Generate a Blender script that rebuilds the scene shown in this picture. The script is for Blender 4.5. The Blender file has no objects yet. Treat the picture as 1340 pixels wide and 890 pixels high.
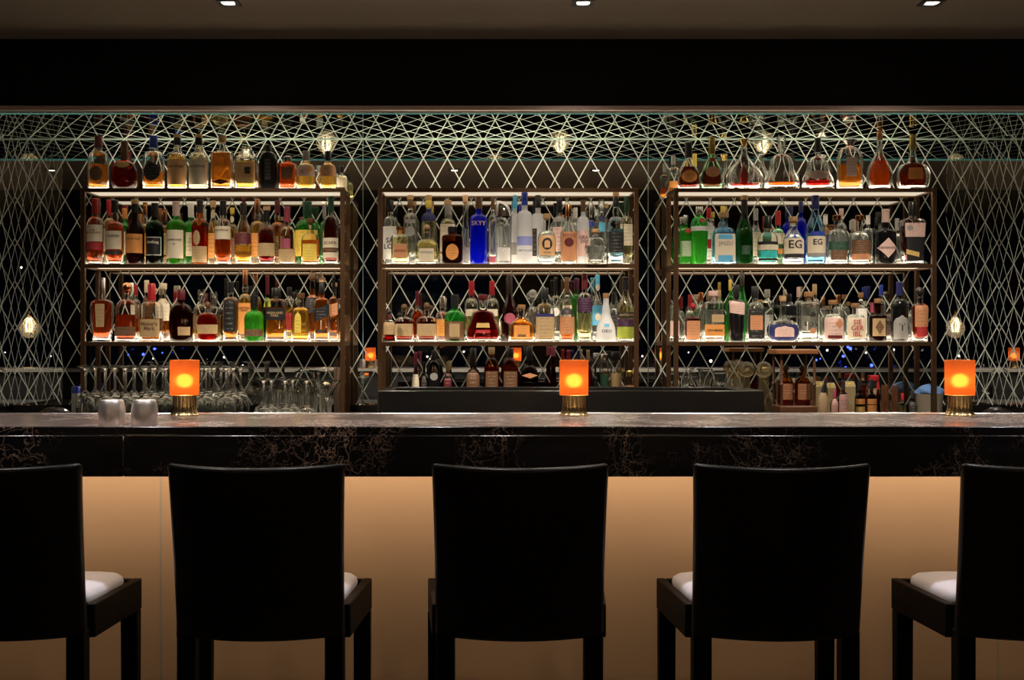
import bpy, bmesh, math, random
from math import pi, sin, cos, radians
from mathutils import Vector
random.seed(11)
C = bpy.context.scene.collection
F = 1595.0          # focal length in pixels of the 1340 px wide frame
EYE = 1.294
PX, PY = 630.0, 445.5
def wx(px, y): return (px - PX) * y / F
def wz(py, y): return EYE + (PY - py) * y / F

# ------------------------------------------------------------------ objects
def link(o, parent=None):
    C.objects.link(o)
    if parent is not None: o.parent = parent
    return o
def thing(name, label, cat, loc=(0, 0, 0), rz=0.0, group=None):
    o = bpy.data.objects.new(name, None); o.empty_display_size = 0.05
    o.location = loc; o.rotation_euler = (0, 0, rz)
    o['label'] = label; o['category'] = cat
    if group: o['group'] = group
    return link(o)
def tag(o, label, cat, group=None):
    o['label'] = label; o['category'] = cat
    if group: o['group'] = group
    return o
def struct(o):
    o['kind'] = 'structure'; return o

class MB:
    def __init__(s): s.v = []; s.f = []
    def add(s, V, Fc):
        n = len(s.v); s.v += [tuple(p) for p in V]; s.f += [tuple(i + n for i in f) for f in Fc]; return s
    def box(s, x0, x1, y0, y1, z0, z1):
        V = [(x, y, z) for x in (x0, x1) for y in (y0, y1) for z in (z0, z1)]
        return s.add(V, [(0, 1, 3, 2), (4, 6, 7, 5), (0, 4, 5, 1), (2, 3, 7, 6), (0, 2, 6, 4), (1, 5, 7, 3)])
    def rings(s, R, cap0=True, cap1=True):
        n = len(R[0]); V = [p for r in R for p in r]; Fc = []
        for i in range(len(R) - 1):
            for k in range(n):
                a = i * n + k; b = i * n + (k + 1) % n
                Fc.append((a, b, b + n, a + n))
        if cap0: Fc.append(tuple(range(n))[::-1])
        if cap1: Fc.append(tuple(range((len(R) - 1) * n, len(R) * n)))
        return s.add(V, Fc)
    def lathe(s, prof, seg=20, cx=0, cy=0, cap0=True, cap1=True, flute=0, fd=0.0):
        R = []
        for r, z in prof:
            ring = []
            for k in range(seg):
                a = 2 * pi * k / seg
                rr = r * (1 - fd * (0.5 + 0.5 * cos(flute * a))) if flute else r
                ring.append((cx + rr * cos(a), cy + rr * sin(a), z))
            R.append(ring)
        return s.rings(R, cap0, cap1)
    def tube(s, P, r, seg=8, cap=True):
        P = [Vector(p) for p in P]; R = []
        for i, p in enumerate(P):
            d = (P[min(i + 1, len(P) - 1)] - P[max(i - 1, 0)]).normalized()
            u = d.orthogonal().normalized() if i == 0 else (u - d * u.dot(d)).normalized()
            w = d.cross(u); rr = r[i] if isinstance(r, (list, tuple)) else r
            R.append([tuple(p + u * rr * cos(2 * pi * k / seg) + w * rr * sin(2 * pi * k / seg)) for k in range(seg)])
        return s.rings(R, cap, cap)
    def build(s, name, mat, parent=None, smooth=True, bevel=0.0, loc=None, ang=38, seg=2):
        me = bpy.data.meshes.new(name); me.from_pydata(s.v, [], s.f)
        bm = bmesh.new(); bm.from_mesh(me); bmesh.ops.recalc_face_normals(bm, faces=bm.faces); bm.to_mesh(me); bm.free()
        me.polygons.foreach_set('use_smooth', [smooth] * len(me.polygons))
        if smooth: me.set_sharp_from_angle(angle=radians(ang))
        me.materials.append(mat)
        o = bpy.data.objects.new(name, me); link(o, parent)
        if loc: o.location = loc
        if bevel:
            m = o.modifiers.new('bevel', 'BEVEL'); m.width = bevel; m.segments = seg; m.limit_method = 'ANGLE'; m.angle_limit = radians(40)
        me.update(); return o
def copy_tree(o, parent=None):
    c = o.copy(); C.objects.link(c)
    if parent is not None: c.parent = parent
    for ch in list(o.children): copy_tree(ch, c)
    return c

# ------------------------------------------------------------------ materials
MC = {}
def nodes(m):
    m.use_nodes = True; nt = m.node_tree; nt.nodes.clear()
    out = nt.nodes.new('ShaderNodeOutputMaterial')
    return nt, out
class NT:
    def __init__(s, name):
        s.m = bpy.data.materials.new(name); s.nt, s.out = nodes(s.m)
    def n(s, t, **kw):
        x = s.nt.nodes.new(t)
        for k, v in kw.items():
            if k.startswith('_'): setattr(x, k[1:], v)
            else:
                key = k if k in x.inputs else k.replace('_', ' ')
                x.inputs[key].default_value = v
        return x
    def l(s, a, b): s.nt.links.new(a, b)
    def math(s, op, a, b=0.0, c=None):
        x = s.nt.nodes.new('ShaderNodeMath'); x.operation = op
        for i, v in enumerate((a, b, c)):
            if v is None: continue
            if isinstance(v, (int, float)): x.inputs[i].default_value = v
            else: s.l(v, x.inputs[i])
        return x.outputs[0]
    def mixc(s, fac, a, b):
        x = s.nt.nodes.new('ShaderNodeMix'); x.data_type = 'RGBA'
        for i, v in ((0, fac), (6, a), (7, b)):
            if isinstance(v, (int, float)): x.inputs[i].default_value = v
            elif isinstance(v, tuple): x.inputs[i].default_value = v if len(v) == 4 else v + (1,)
            else: s.l(v, x.inputs[i])
        return x.outputs[2]
    def mixs(s, fac, a, b):
        x = s.nt.nodes.new('ShaderNodeMixShader')
        if isinstance(fac, (int, float)): x.inputs[0].default_value = fac
        else: s.l(fac, x.inputs[0])
        s.l(a, x.inputs[1]); s.l(b, x.inputs[2]); return x.outputs[0]
    def done(s, sh): s.l(sh, s.out.inputs[0]); return s.m
def c4(c): return tuple(c) + (1,) if len(c) == 3 else tuple(c)
def pbr(key, col, rough=0.5, metal=0.0, coat=0.0, emit=None, es=0.0, spec=0.5, bump=0.0, bs=60.0):
    if key in MC: return MC[key]
    t = NT(key); p = t.n('ShaderNodeBsdfPrincipled', Base_Color=c4(col), Roughness=rough, Metallic=metal)
    p.inputs['Coat Weight'].default_value = coat; p.inputs['Specular IOR Level'].default_value = spec
    tc = t.n('ShaderNodeTexCoord'); nz = t.n('ShaderNodeTexNoise', Scale=bs, Detail=3.0); t.l(tc.outputs['Object'], nz.inputs['Vector'])
    t.l(t.math('MULTIPLY_ADD', nz.outputs['Fac'], rough * 0.3, rough * 0.85), p.inputs['Roughness'])
    if bump:
        b = t.n('ShaderNodeBump', Strength=bump, Distance=0.002); t.l(nz.outputs['Fac'], b.inputs['Height']); t.l(b.outputs[0], p.inputs['Normal'])
    if emit: p.inputs['Emission Color'].default_value = c4(emit); p.inputs['Emission Strength'].default_value = es
    MC[key] = t.done(p.outputs[0]); return MC[key]
def emis(key, col, st):
    if key in MC: return MC[key]
    t = NT(key); e = t.n('ShaderNodeEmission', Color=c4(col), Strength=st)
    MC[key] = t.done(e.outputs[0]); return MC[key]
def thin_glass(key, tint, edge=None, refl=0.5, trans=0.0, wall=1.7, bump=.05, gr=.03):
    """bottle wall: lets light straight through with its tint, mirrors more towards its rim"""
    if key in MC: return MC[key]
    t = NT(key); lw = t.n('ShaderNodeLayerWeight', Blend=0.35)
    rim = t.math('POWER', lw.outputs['Facing'], 2.2)
    col = t.mixc(rim, c4(tint), c4(edge or tuple(x * 0.62 for x in tint)))
    tr = t.n('ShaderNodeBsdfTransparent'); t.l(col, tr.inputs[0])
    tc = t.n('ShaderNodeTexCoord'); nz = t.n('ShaderNodeTexNoise', Scale=24.0, Detail=1.0); t.l(tc.outputs['Object'], nz.inputs['Vector'])
    bp = t.n('ShaderNodeBump', Strength=bump, Distance=0.004); t.l(nz.outputs['Fac'], bp.inputs['Height'])
    rf = t.n('ShaderNodeBsdfRefraction', Color=c4(tuple(min(1, x * 1.06) for x in tint)), Roughness=0.01, IOR=1.42); t.l(bp.outputs[0], rf.inputs['Normal'])
    gl = t.n('ShaderNodeBsdfGlossy', Roughness=gr); t.l(bp.outputs[0], gl.inputs['Normal'])
    k = t.math('MINIMUM', t.math('MULTIPLY', t.math('POWER', lw.outputs['Facing'], 1.3), wall), 1.0)
    sh = t.mixs(k, tr.outputs[0], rf.outputs[0])
    if trans:
        d = t.n('ShaderNodeBsdfTranslucent'); t.l(col, d.inputs[0]); sh = t.mixs(trans, sh, d.outputs[0])
    MC[key] = t.done(t.mixs(t.math('MULTIPLY_ADD', rim, refl, 0.05), sh, gl.outputs[0])); return MC[key]
def liquid_mat(key, col, ior=1.34, tl=0.12, tp=0.35):
    if key in MC: return MC[key]
    t = NT(key)
    r = t.n('ShaderNodeBsdfRefraction', Color=c4(col), Roughness=0.02, IOR=ior)
    p = t.n('ShaderNodeBsdfTransparent', Color=c4(col)); d = t.n('ShaderNodeBsdfTranslucent', Color=c4(col))
    g = t.n('ShaderNodeBsdfGlossy', Roughness=0.05); fr = t.n('ShaderNodeFresnel', IOR=1.2)
    s = t.mixs(tp, r.outputs[0], p.outputs[0]) if tp else r.outputs[0]
    if tl: s = t.mixs(tl, s, d.outputs[0])
    MC[key] = t.done(t.mixs(fr.outputs[0], s, g.outputs[0])); return MC[key]
def paper(key, col, ink=0.45, rough=0.55):
    """label stock with rows of unreadable small print"""
    if key in MC: return MC[key]
    t = NT(key); tc = t.n('ShaderNodeTexCoord'); sp = t.n('ShaderNodeSeparateXYZ'); t.l(tc.outputs['Generated'], sp.inputs[0])
    nz = t.n('ShaderNodeTexNoise', Scale=9.0, Detail=4.0); t.l(tc.outputs['Generated'], nz.inputs['Vector'])
    row = t.math('FRACT', t.math('MULTIPLY', sp.outputs[2], 6.0))
    a = t.math('MULTIPLY', t.math('GREATER_THAN', row, 0.35), t.math('LESS_THAN', row, 0.62))
    b = t.math('LESS_THAN', t.math('ABSOLUTE', t.math('SUBTRACT', sp.outputs[0], 0.5)), 0.33)
    k = t.math('MULTIPLY', t.math('MULTIPLY', a, b), t.math('GREATER_THAN', nz.outputs['Fac'], 0.5))
    dark = tuple(x * 0.25 for x in col) if sum(col) > 0.5 else tuple(min(1, x + 0.3) for x in col)
    cc = t.mixc(t.math('MULTIPLY', k, ink), c4(col), c4(dark))
    p = t.n('ShaderNodeBsdfPrincipled', Roughness=rough); t.l(cc, p.inputs['Base Color'])
    MC[key] = t.done(p.outputs[0]); return MC[key]

PAL = dict(cream=(.80, .70, .52), white=(.85, .83, .78), tan=(.52, .36, .18), orange=(.80, .33, .08), brown=(.16, .075, .03), black=(.012, .012, .013),
  dark=(.03, .022, .02), red=(.45, .02, .025), maroon=(.13, .015, .02), blue=(.03, .06, .45), navy=(.02, .025, .13), sky=(.12, .50, .80), teal=(.03, .52, .52),
  green=(.05, .35, .08), dgreen=(.015, .07, .035), lime=(.42, .50, .06), yellow=(.85, .62, .10), gold=(.70, .48, .16), pink=(.80, .55, .48), rose=(.34, .055, .10),
  purple=(.055, .010, .045), grey=(.35, .34, .32), silver=(.75, .73, .70), copper=(.62, .28, .13), cork=(.58, .36, .18), wood=(.36, .19, .08), lilac=(.35, .38, .80), clear=(.9, .9, .9), peach=(.85, .50, .24))
def pal(c): return PAL[c] if isinstance(c, str) else c
GL = {
 'clear': lambda: thin_glass('glass clear', (.93, .94, .93), (.62, .66, .64)),
 'amber': lambda: thin_glass('glass amber', (.80, .42, .14), (.45, .18, .05)),
 'green': lambda: thin_glass('glass green', (.22, .75, .28), (.05, .35, .10), trans=.12),
 'bright': lambda: thin_glass('glass bright green', (.24, .82, .30), (.06, .45, .12), trans=.12),
 'dgreen': lambda: thin_glass('glass deep green', (.10, .34, .14), (.02, .12, .04)),
 'brown': lambda: thin_glass('glass brown', (.34, .13, .04), (.12, .04, .015)),
 'redb': lambda: thin_glass('glass red brown', (.52, .10, .05), (.20, .03, .02)),
 'blue': lambda: thin_glass('glass cobalt', (.06, .14, .92), (.02, .04, .5), trans=.30),
 'ice': lambda: thin_glass('glass pale blue', (.72, .88, .98), (.35, .60, .85), trans=.10),
 'aqua': lambda: thin_glass('glass pale green', (.72, .93, .76), (.35, .62, .42)),
 'black': lambda: pbr('black bottle glass', (.006, .006, .007), .12, coat=.5),
 'frost': lambda: frost(),
}
def crystal_mat(glass):
    k = 'crystal ' + glass
    if k in MC: return MC[k]
    t = NT('thick ' + glass + ' glass'); g = t.n('ShaderNodeBsdfGlass', Color={'clear': (.975, .98, .975, 1), 'aqua': (.82, .95, .85, 1), 'ice': (.80, .92, .985, 1)}[glass], Roughness=0.0, IOR=1.47)
    MC[k] = t.done(g.outputs[0]); return MC[k]
def frost():
    if 'frost' in MC: return MC['frost']
    t = NT('frosted glass'); d = t.n('ShaderNodeBsdfDiffuse', Color=(.88, .88, .90, 1)); tl = t.n('ShaderNodeBsdfTranslucent', Color=(.90, .90, .92, 1))
    g = t.n('ShaderNodeBsdfGlossy', Roughness=.35); fr = t.n('ShaderNodeFresnel', IOR=1.35)
    MC['frost'] = t.done(t.mixs(fr.outputs[0], t.mixs(.55, d.outputs[0], tl.outputs[0]), g.outputs[0])); return MC['frost']
LQ = {
 'whisky': (.89, .47, .13), 'gold': (.97, .72, .26), 'deep': (.82, .26, .055), 'red': (.62, .06, .035), 'ruby': (.46, .03, .032), 'dark': (.40, .09, .03),
 'water': (.97, .98, .97), 'straw': (.96, .90, .62), 'teal': (.40, .90, .85), 'sky': (.62, .84, .98), 'blue': (.40, .5, .98), 'orange': (.97, .36, .07)}
def liq(k):
    return liquid_mat('liquid ' + k, LQ[k], tl=.18 if k not in ('water', 'sky', 'straw') else .13, tp=0)
def capmat(c):
    if c in ('silver', 'gold', 'copper', 'chrome'):
        return pbr('cap metal ' + c, PAL.get(c, (.8, .8, .8)), .22, 1.0)
    if c == 'cork': return pbr('cork', PAL['cork'], .8, bump=.4, bs=200)
    if c == 'wood': return pbr('stopper wood', PAL['wood'], .5, bump=.2, bs=90)
    if c == 'clear': return GL['clear']()
    return pbr('cap ' + c, pal(c), .35, coat=.2)

# ------------------------------------------------------------------ bottle profiles
# e = cross-section exponent, dr = depth ratio, path (z, r as fractions of height / half width), c0 = cap start, cr = cap radius
SH = {
 'scotch': (2, 1, [(0, .93), ('l', .012, 1), ('l', .57, 1), ('c', .71, .44), ('v', .76, .36), ('l', .98, .34)], .77, .41),
 'tall':   (2, 1, [(0, .95), ('l', .012, 1), ('l', .64, 1), ('c', .74, .46), ('v', .78, .37), ('l', .98, .36)], .82, .42),
 'slope':  (2, 1, [(0, .95), ('l', .012, 1), ('l', .48, 1), ('s', .78, .36), ('l', .98, .34)], .80, .40),
 'highsh': (2, 1, [(0, .90), ('l', .012, .92), ('l', .60, 1.0), ('c', .70, .45), ('v', .75, .36), ('l', .98, .34)], .80, .42),
 'bulge':  (2, 1, [(0, .94), ('l', .012, 1), ('l', .55, 1), ('c', .66, .42), ('v', .69, .38), ('s', .73, .47), ('s', .78, .36), ('l', .98, .34)], .80, .38),
 'bourbon':(5, .85, [(0, .96), ('l', .01, 1), ('l', .58, 1), ('c', .68, .44), ('v', .72, .34), ('l', .98, .32)], .76, .40),
 'square': (7, .85, [(0, .97), ('l', .01, 1), ('l', .66, 1), ('l', .685, .95), ('l', .70, .40), ('v', .73, .30), ('l', .98, .29)], .78, .36),
 'block':  (6, .8, [(0, .97), ('l', .01, 1), ('l', .72, 1), ('c', .79, .50), ('l', .80, .40), ('l', .98, .38)], .84, .46),
 'squat':  (2, 1, [(0, .92), ('l', .02, 1), ('l', .48, 1), ('c', .66, .44), ('v', .71, .34), ('l', .98, .33)], .74, .40),
 'rumsq':  (3, .8, [(0, .94), ('l', .02, 1), ('l', .52, .98), ('c', .64, .36), ('v', .68, .30), ('l', .98, .28)], .74, .34),
 'jug':    (2, .8, [(0, .62), ('v', .28, 1), ('c', .58, .42), ('v', .66, .26), ('l', .98, .24)], .62, .30),
 'ovalfl': (2.3, .5, [(0, .92), ('v', .03, 1), ('l', .58, 1), ('c', .84, .40), ('l', .86, .34), ('l', .98, .32)], .86, .38),
 'taper':  (3.5, .6, [(0, .74), ('l', .02, .76), ('l', .54, 1), ('l', .58, .97), ('c', .66, .32), ('v', .70, .25), ('l', .98, .24)], .66, .30),
 'decant': (4, .8, [(0, .95), ('l', .01, 1), ('l', .50, 1), ('c', .70, .50), ('v', .74, .30), ('l', .96, .28)], .78, .40),
 'dome':   (2.2, .6, [(0, .72), ('v', .12, .95), ('l', .45, 1), ('c', .72, .40), ('v', .77, .28), ('l', .98, .26)], .80, .34),
 'onion':  (2.2, .5, [(0, .60), ('v', .24, 1), ('c', .46, .52), ('v', .68, .19), ('l', .98, .17)], .72, .19),
 'tear':   (2, .7, [(0, .58), ('v', .26, 1), ('s', .72, .22), ('l', .98, .20)], .84, .27),
 'heart':  (2, .45, [(0, .62), ('v', .22, 1), ('s', .74, .17), ('l', .98, .14)], .72, .15),
 'bell':   (2.4, .5, [(0, .86), ('v', .05, 1), ('l', .14, .98), ('s', .40, .68), ('c', .64, .24), ('v', .68, .18), ('l', .98, .17)], .72, .20),
 'cognac': (2.2, .7, [(0, .98), ('l', .02, 1), ('l', .34, .96), ('s', .66, .34), ('l', .98, .30)], .68, .33),
 'house':  (6, .5, [(0, .96), ('l', .02, 1), ('l', .44, .97), ('l', .66, .30), ('l', .68, .28), ('l', .98, .26)], .70, .28),
 'wide':   (3, .42, [(0, .97), ('l', .03, 1), ('l', .28, .93), ('l', .58, .60), ('c', .66, .24), ('l', .98, .22)], .70, .26),
 'carafe': (2, .9, [(0, .90), ('v', .06, 1), ('l', .22, .96), ('s', .62, .40), ('s', .84, .28), ('l', .98, .27)], .84, .30),
 'champ':  (2, 1, [(0, .97), ('l', .012, 1), ('l', .42, 1), ('s', .76, .36), ('l', .98, .34)], .66, .40),
 'bellb':  (2, 1, [(0, 1), ('l', .02, 1), ('l', .10, .95), ('s', .45, .62), ('s', .75, .40), ('l', .98, .38)], .86, .42),
 'patron': (3, .85, [(0, .97), ('l', .02, 1), ('l', .40, .97), ('c', .62, .40), ('v', .66, .30), ('l', .90, .28)], .80, .34),
 'apoth':  (2, .8, [(0, .97), ('l', .01, 1), ('l', .56, 1), ('c', .63, .50), ('v', .66, .34), ('l', .98, .33)], .76, .37),
 'skull':  (2, .85, [(0, .68), ('l', .10, .72), ('s', .38, 1), ('l', .48, 1), ('c', .74, .40), ('v', .78, .30), ('l', .98, .30)], .78, .36),
 'fluted': (2, 1, [(0, .80), ('l', .01, .82), ('l', .56, 1.0), ('l', .62, 1.0), ('c', .82, .46), ('v', .86, .36), ('l', .98, .36)], .87, .44),
 'gourd':  (2, 1, [(0, .75), ('v', .14, 1), ('s', .44, .46), ('s', .66, .34), ('l', .80, .36), ('l', .82, .30)], .80, .48),
 'cone':   (4, .8, [(0, .78), ('l', .02, .80), ('l', .66, 1), ('c', .73, .45), ('v', .77, .30), ('l', .98, .29)], .78, .34),
}
def path(segs):
    out = [(segs[0][0], segs[0][1])]
    for k, z1, r1 in segs[1:]:
        z0, r0 = out[-1]; n = {'l': 1, 'c': 7, 'v': 6, 's': 8}[k]
        if k == 'l' and z1 - z0 > .2: n = 3
        for i in range(1, n + 1):
            t = i / n
            if k == 'l': out.append((z0 + (z1 - z0) * t, r0 + (r1 - r0) * t))
            elif k == 'c': a = t * pi / 2; out.append((z0 + (z1 - z0) * sin(a), r1 + (r0 - r1) * cos(a)))
            elif k == 'v': a = t * pi / 2; out.append((z0 + (z1 - z0) * (1 - cos(a)), r0 + (r1 - r0) * sin(a)))
            else: out.append((z0 + (z1 - z0) * t, r0 + (r1 - r0) * (3 * t * t - 2 * t ** 3)))
    return out
class Prof:
    def __init__(s, shape, hw, h):
        s.e, dr, segs, s.c0, s.cr = SH[shape]; s.p = path(segs); s.hw = hw; s.h = h; s.shape = shape
        s.dr = min(dr, .044 / hw); s.nk = s.p[-1][1]
    def r(s, zf):
        p = s.p
        for i in range(len(p) - 1):
            if p[i][0] <= zf <= p[i + 1][0]:
                d = p[i + 1][0] - p[i][0]
                return p[i][1] + (p[i + 1][1] - p[i][1]) * ((zf - p[i][0]) / d if d > 1e-9 else 1)
        return p[-1][1]
    def cross(s, r):
        t = max(0, min(1, (r - s.nk) / max(1e-6, 1 - s.nk))); t = t ** .6
        rx = r * s.hw; return rx, rx * (1 + (s.dr - 1) * t), 2 + (s.e - 2) * t
    def ring(s, zf, k=1.0, n=24, off=0.0, r=None):
        rx, ry, e = s.cross(s.r(zf) if r is None else r); rx = rx * k + off; ry = ry * k + off; out = []
        for i in range(n):
            a = 2 * pi * (i + .5) / n; c, d = cos(a), sin(a)
            out.append((rx * math.copysign(abs(c) ** (2 / e), c), ry * math.copysign(abs(d) ** (2 / e), d), zf * s.h))
        return out
    def front(s, x, z, off):
        rx, ry, e = s.cross(s.r(z / s.h)); q = min(.999, abs(x) / rx)
        return -(ry * (1 - q ** e) ** (1 / e) + off)

FONTC = {}
def text_mesh(txt):
    if txt in FONTC: return FONTC[txt]
    cu = bpy.data.curves.new('lettering', 'FONT'); cu.body = txt; cu.align_x = 'CENTER'; cu.resolution_u = 2; cu.space_line = .85; cu.offset = .014
    o = bpy.data.objects.new('lettering', cu); C.objects.link(o)
    bpy.context.view_layer.update()
    me = bpy.data.meshes.new_from_object(o.evaluated_get(bpy.context.evaluated_depsgraph_get()))
    V = [(v.co.x, v.co.y) for v in me.vertices]; Fc = [tuple(p.vertices) for p in me.polygons]
    bpy.data.objects.remove(o); bpy.data.meshes.remove(me); bpy.data.curves.remove(cu)
    if V:
        x0 = min(v[0] for v in V); x1 = max(v[0] for v in V); y0 = min(v[1] for v in V); y1 = max(v[1] for v in V)
        V = [(v[0] - (x0 + x1) / 2, v[1] - (y0 + y1) / 2) for v in V]; dim = (x1 - x0, y1 - y0)
    else: dim = (1, 1)
    FONTC[txt] = (V, Fc, dim); return FONTC[txt]

def cap_build(kind, col, P, root):
    h, hw = P.h, P.hw; c0 = P.c0 * h; r = P.cr * hw; m = capmat(col); b = MB(); name = 'cap'
    nk = P.nk * hw
    if kind == 'cork':      # bar-top cork: stopper head on the glass lip
        name = 'cork_stopper'; z = .90 * h
        b.lathe([(nk * .9, z - .02 * h), (nk * .9, z), (r * 1.02, z), (r * 1.06, z + .01 * h), (r * 1.06, h - .006 * h), (r * .98, h)])
    elif kind == 'sleeve':  # dark foil sleeve under a cork head
        b.lathe([(nk * 1.08, c0), (nk * 1.12, c0 + .005), (nk * 1.08, .93 * h), (nk * .98, .935 * h)])
        q = MB().lathe([(nk * 1.0, .935 * h), (r * 1.05, .938 * h), (r * 1.05, .995 * h), (r * .96, h)])
        q.build('cork_stopper', capmat('cork'), root)
        name = 'foil_sleeve'
    elif kind == 'capsule': # long foil capsule following the neck
        b.lathe([(nk * 1.14, c0), (nk * 1.16, c0 + .003), (nk * 1.08, .955 * h), (nk * 1.16, .958 * h), (nk * 1.16, .995 * h), (nk * 1.0, h)]); name = 'foil_capsule'
    elif kind == 'ball':
        name = 'ball_stopper'; rr = (h - .84 * h) / 2 * 1.02; zc = h - rr
        b.lathe([(nk * .9, .80 * h)] + [(max(.0005, rr * cos(a)), zc + rr * sin(a)) for a in [(-75 + 15 * i) * pi / 180 for i in range(12)]])
    elif kind == 'flare':
        name = 'flared_stopper'; z = .86 * h
        b.lathe([(nk * .9, z), (nk * 1.0, z + .01 * h), (nk * 1.05, z + .05 * h), (nk * 1.7, h * .975), (nk * 1.75, h * .99), (nk * 1.4, h)])
    elif kind == 'facet':
        name = 'glass_stopper'; z = .80 * h
        b.lathe([(nk * .9, z - .02), (r * 1.0, z), (r * 1.25, z + .04 * h), (r * 1.3, h * .93), (r * 1.0, h)], seg=10)
    elif kind == 'wax':
        name = 'wax_seal'
        b.lathe([(nk * 1.25, c0 - .06 * h), (nk * 1.22, c0), (nk * 1.12, c0 + .05 * h), (nk * 1.18, .97 * h), (nk * .9, h)], flute=7, fd=.06)
    else:
        b.lathe([(r * .98, c0), (r, c0 + .002), (r, h - .008 * h), (r * .93, h)], seg=24, flute=24, fd=.03)
        name = 'screw_cap'
    b.build(name, m, root)

def label_patch(P, z0, z1, wf, shp, off, slope=0.0, xc=0.0, nx=12, nz=8):
    V = []; Fc = []; zc = (z0 + z1) / 2
    for j in range(nz + 1):
        t = j / nz
        if shp in ('oval', 'round'): t = .5 - .5 * cos(pi * t)
        z = z0 + (z1 - z0) * t; u = (z - zc) / ((z1 - z0) / 2)
        k = 1.0
        if shp in ('oval', 'round'): k = max(.03, math.sqrt(max(0, 1 - u * u)))
        elif shp == 'diamond': k = max(.02, 1 - abs(u))
        elif shp == 'arch' and u > .3: k = max(.05, math.sqrt(max(0, 1 - ((u - .3) / .7) ** 2)))
        rx = P.cross(P.r(max(0, min(.98, z / P.h))))[0]
        half = min(wf * (P.hw if shp != 'rect' else rx), rx * .985) * k
        if abs(xc) > 0: half = min(half, rx * .985 - abs(xc))
        for i in range(nx + 1):
            x = xc + half * sin((i / nx * 2 - 1) * pi / 2 * .92) / sin(pi / 2 * .92)
            zz = z + slope * x; V.append((x, P.front(x, min(max(zz, 0), P.h * .98), off), zz))
    for j in range(nz):
        for i in range(nx):
            a = j * (nx + 1) + i; Fc.append((a, a + 1, a + nx + 2, a + nx + 1))
    return V, Fc

ROWY = {0: 5.567, 1: 5.672, 2: 5.60, 3: 5.30, 4: 5.46}
SHELF = {1: 1.9815, 2: 1.640, 3: 1.2885, 4: .9502}
LIFT = .0005
def bottle(row, grp, cx, top, w, r, shape, glass, lq, filly, cap, labels, name, desc):
    Y = ROWY[r]; zb = SHELF[row]; x = wx(cx, Y); h = wz(top, Y) - zb; hw = w * Y / F / 2
    if row == 2: h = min(h, SHELF[1] - .0125 - zb)
    if row == 3: h = min(h, SHELF[2] - .0125 - zb)
    P = Prof(shape, hw, h)
    root = thing(name, desc, 'bottle', (x, Y, zb + LIFT), 0, grp)
    gm = GL[glass]()
    n = 28 if r == 0 else 22
    R = [P.ring(zf, n=n, r=rr) for zf, rr in P.p]
    b = MB(); b.rings(R, True, True)
    if shape == 'skull' or glass == 'textured':
        pass
    thick = glass == 'clear' and shape in ('bell', 'heart', 'tear', 'onion')
    crystal = glass in ('clear', 'aqua', 'ice'); kc = .80 if thick else .90; z0c = .06 if thick else .03
    if crystal: gm = crystal_mat(glass)
    body = b.build('bottle_body', gm, root, ang=50)
    if crystal:       # thick wall: an inner cavity with its faces turned inwards
        zs = [z0c] + [q[0] for q in P.p if z0c + .008 < q[0] < .92] + [.93]
        q = MB().rings([P.ring(z, kc, n) for z in zs]); bm = bmesh.new(); bm.from_mesh(body.data); off = len(bm.verts)
        vs = [bm.verts.new(v) for v in q.v]; nf = []
        for f in q.f: nf.append(bm.faces.new([vs[i] for i in f])); nf[-1].smooth = True
        bmesh.ops.recalc_face_normals(bm, faces=nf); bmesh.ops.reverse_faces(bm, faces=nf); bm.to_mesh(body.data); bm.free()
    if shape == 'skull':
        for v in body.data.vertices:
            c = v.co; q = c.z / h
            if .1 < q < .7:
                for ex in (-.42, .42):     # eye sockets and cheek hollows
                    d = math.hypot(c.x - ex * hw, (q - .40) * h * .9)
                    if c.y < 0 and d < hw * .34: c.y += .014 * (1 - d / (hw * .34))
                c.x += .0016 * sin(c.z * 420) ; c.y += .0016 * sin(c.z * 380 + c.x * 300)
    if lq and glass not in ('black', 'frost'):
        zf1 = min(.9, max(.03, (wz(filly, Y) - zb) / h)) if filly else .62
        zl = z0c + .004 if crystal else .012
        zf1 = max(zf1, zl + .03)
        zs = [zl] + [p[0] for p in P.p if zl + .002 < p[0] < zf1 - .004] + [zf1]
        MB().rings([P.ring(z, kc - .015 if crystal else .91, n) for z in zs]).build('liquid', liq(lq), root, ang=50)
    if cap:
        kind, col = cap.split(':'); cap_build(kind, col, P, root)
    for i, L in enumerate(labels):
        y0, y1, wf, shp, col, txt, tcol = (list(L) + ['', ''])[:7] if len(L) < 7 else L[:7]
        opt = L[7] if len(L) > 7 else {}
        z1 = wz(y0, Y) - zb; z0 = wz(y1, Y) - zb
        z0 = max(z0, .004); z1 = min(z1, h * .97)
        sl = opt.get('slope', 0.0); xc = opt.get('xc', 0.0) * hw
        V, Fc = label_patch(P, z0, z1, wf, shp, .0012 + .0004 * i, sl, xc)
        mat = capmat(col) if opt.get('metal') else (pbr('plain label ' + str(col), pal(col), .5) if (txt or opt.get('plain')) else paper('label ' + str(col), pal(col)))
        lb = None
        if not opt.get('notag'):
            lb = MB().add(V, Fc).build(opt.get('nm', 'label'), mat, root)
        if txt:
            TV, TF, (tw, th) = text_mesh(txt)
            half = min(wf * hw, P.cross(P.r((z0 + z1) / 2 / h))[0] * .97)
            sc = min(2 * half * opt.get('tw', .82) / tw, (z1 - z0) * opt.get('th', .7) / th); zc = z0 + (z1 - z0) * opt.get('tv', .5)
            W = []
            for a, c in TV:
                xx = xc + a * sc; zz = zc + c * sc + sl * xx
                W.append((xx, P.front(xx, zz, .0026 + .0004 * i), zz))
            MB().add(W, TF).build('lettering', pbr('ink ' + str(tcol or 'black'), pal(tcol or 'black'), .5), lb if lb else root, smooth=False)
    return root
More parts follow.
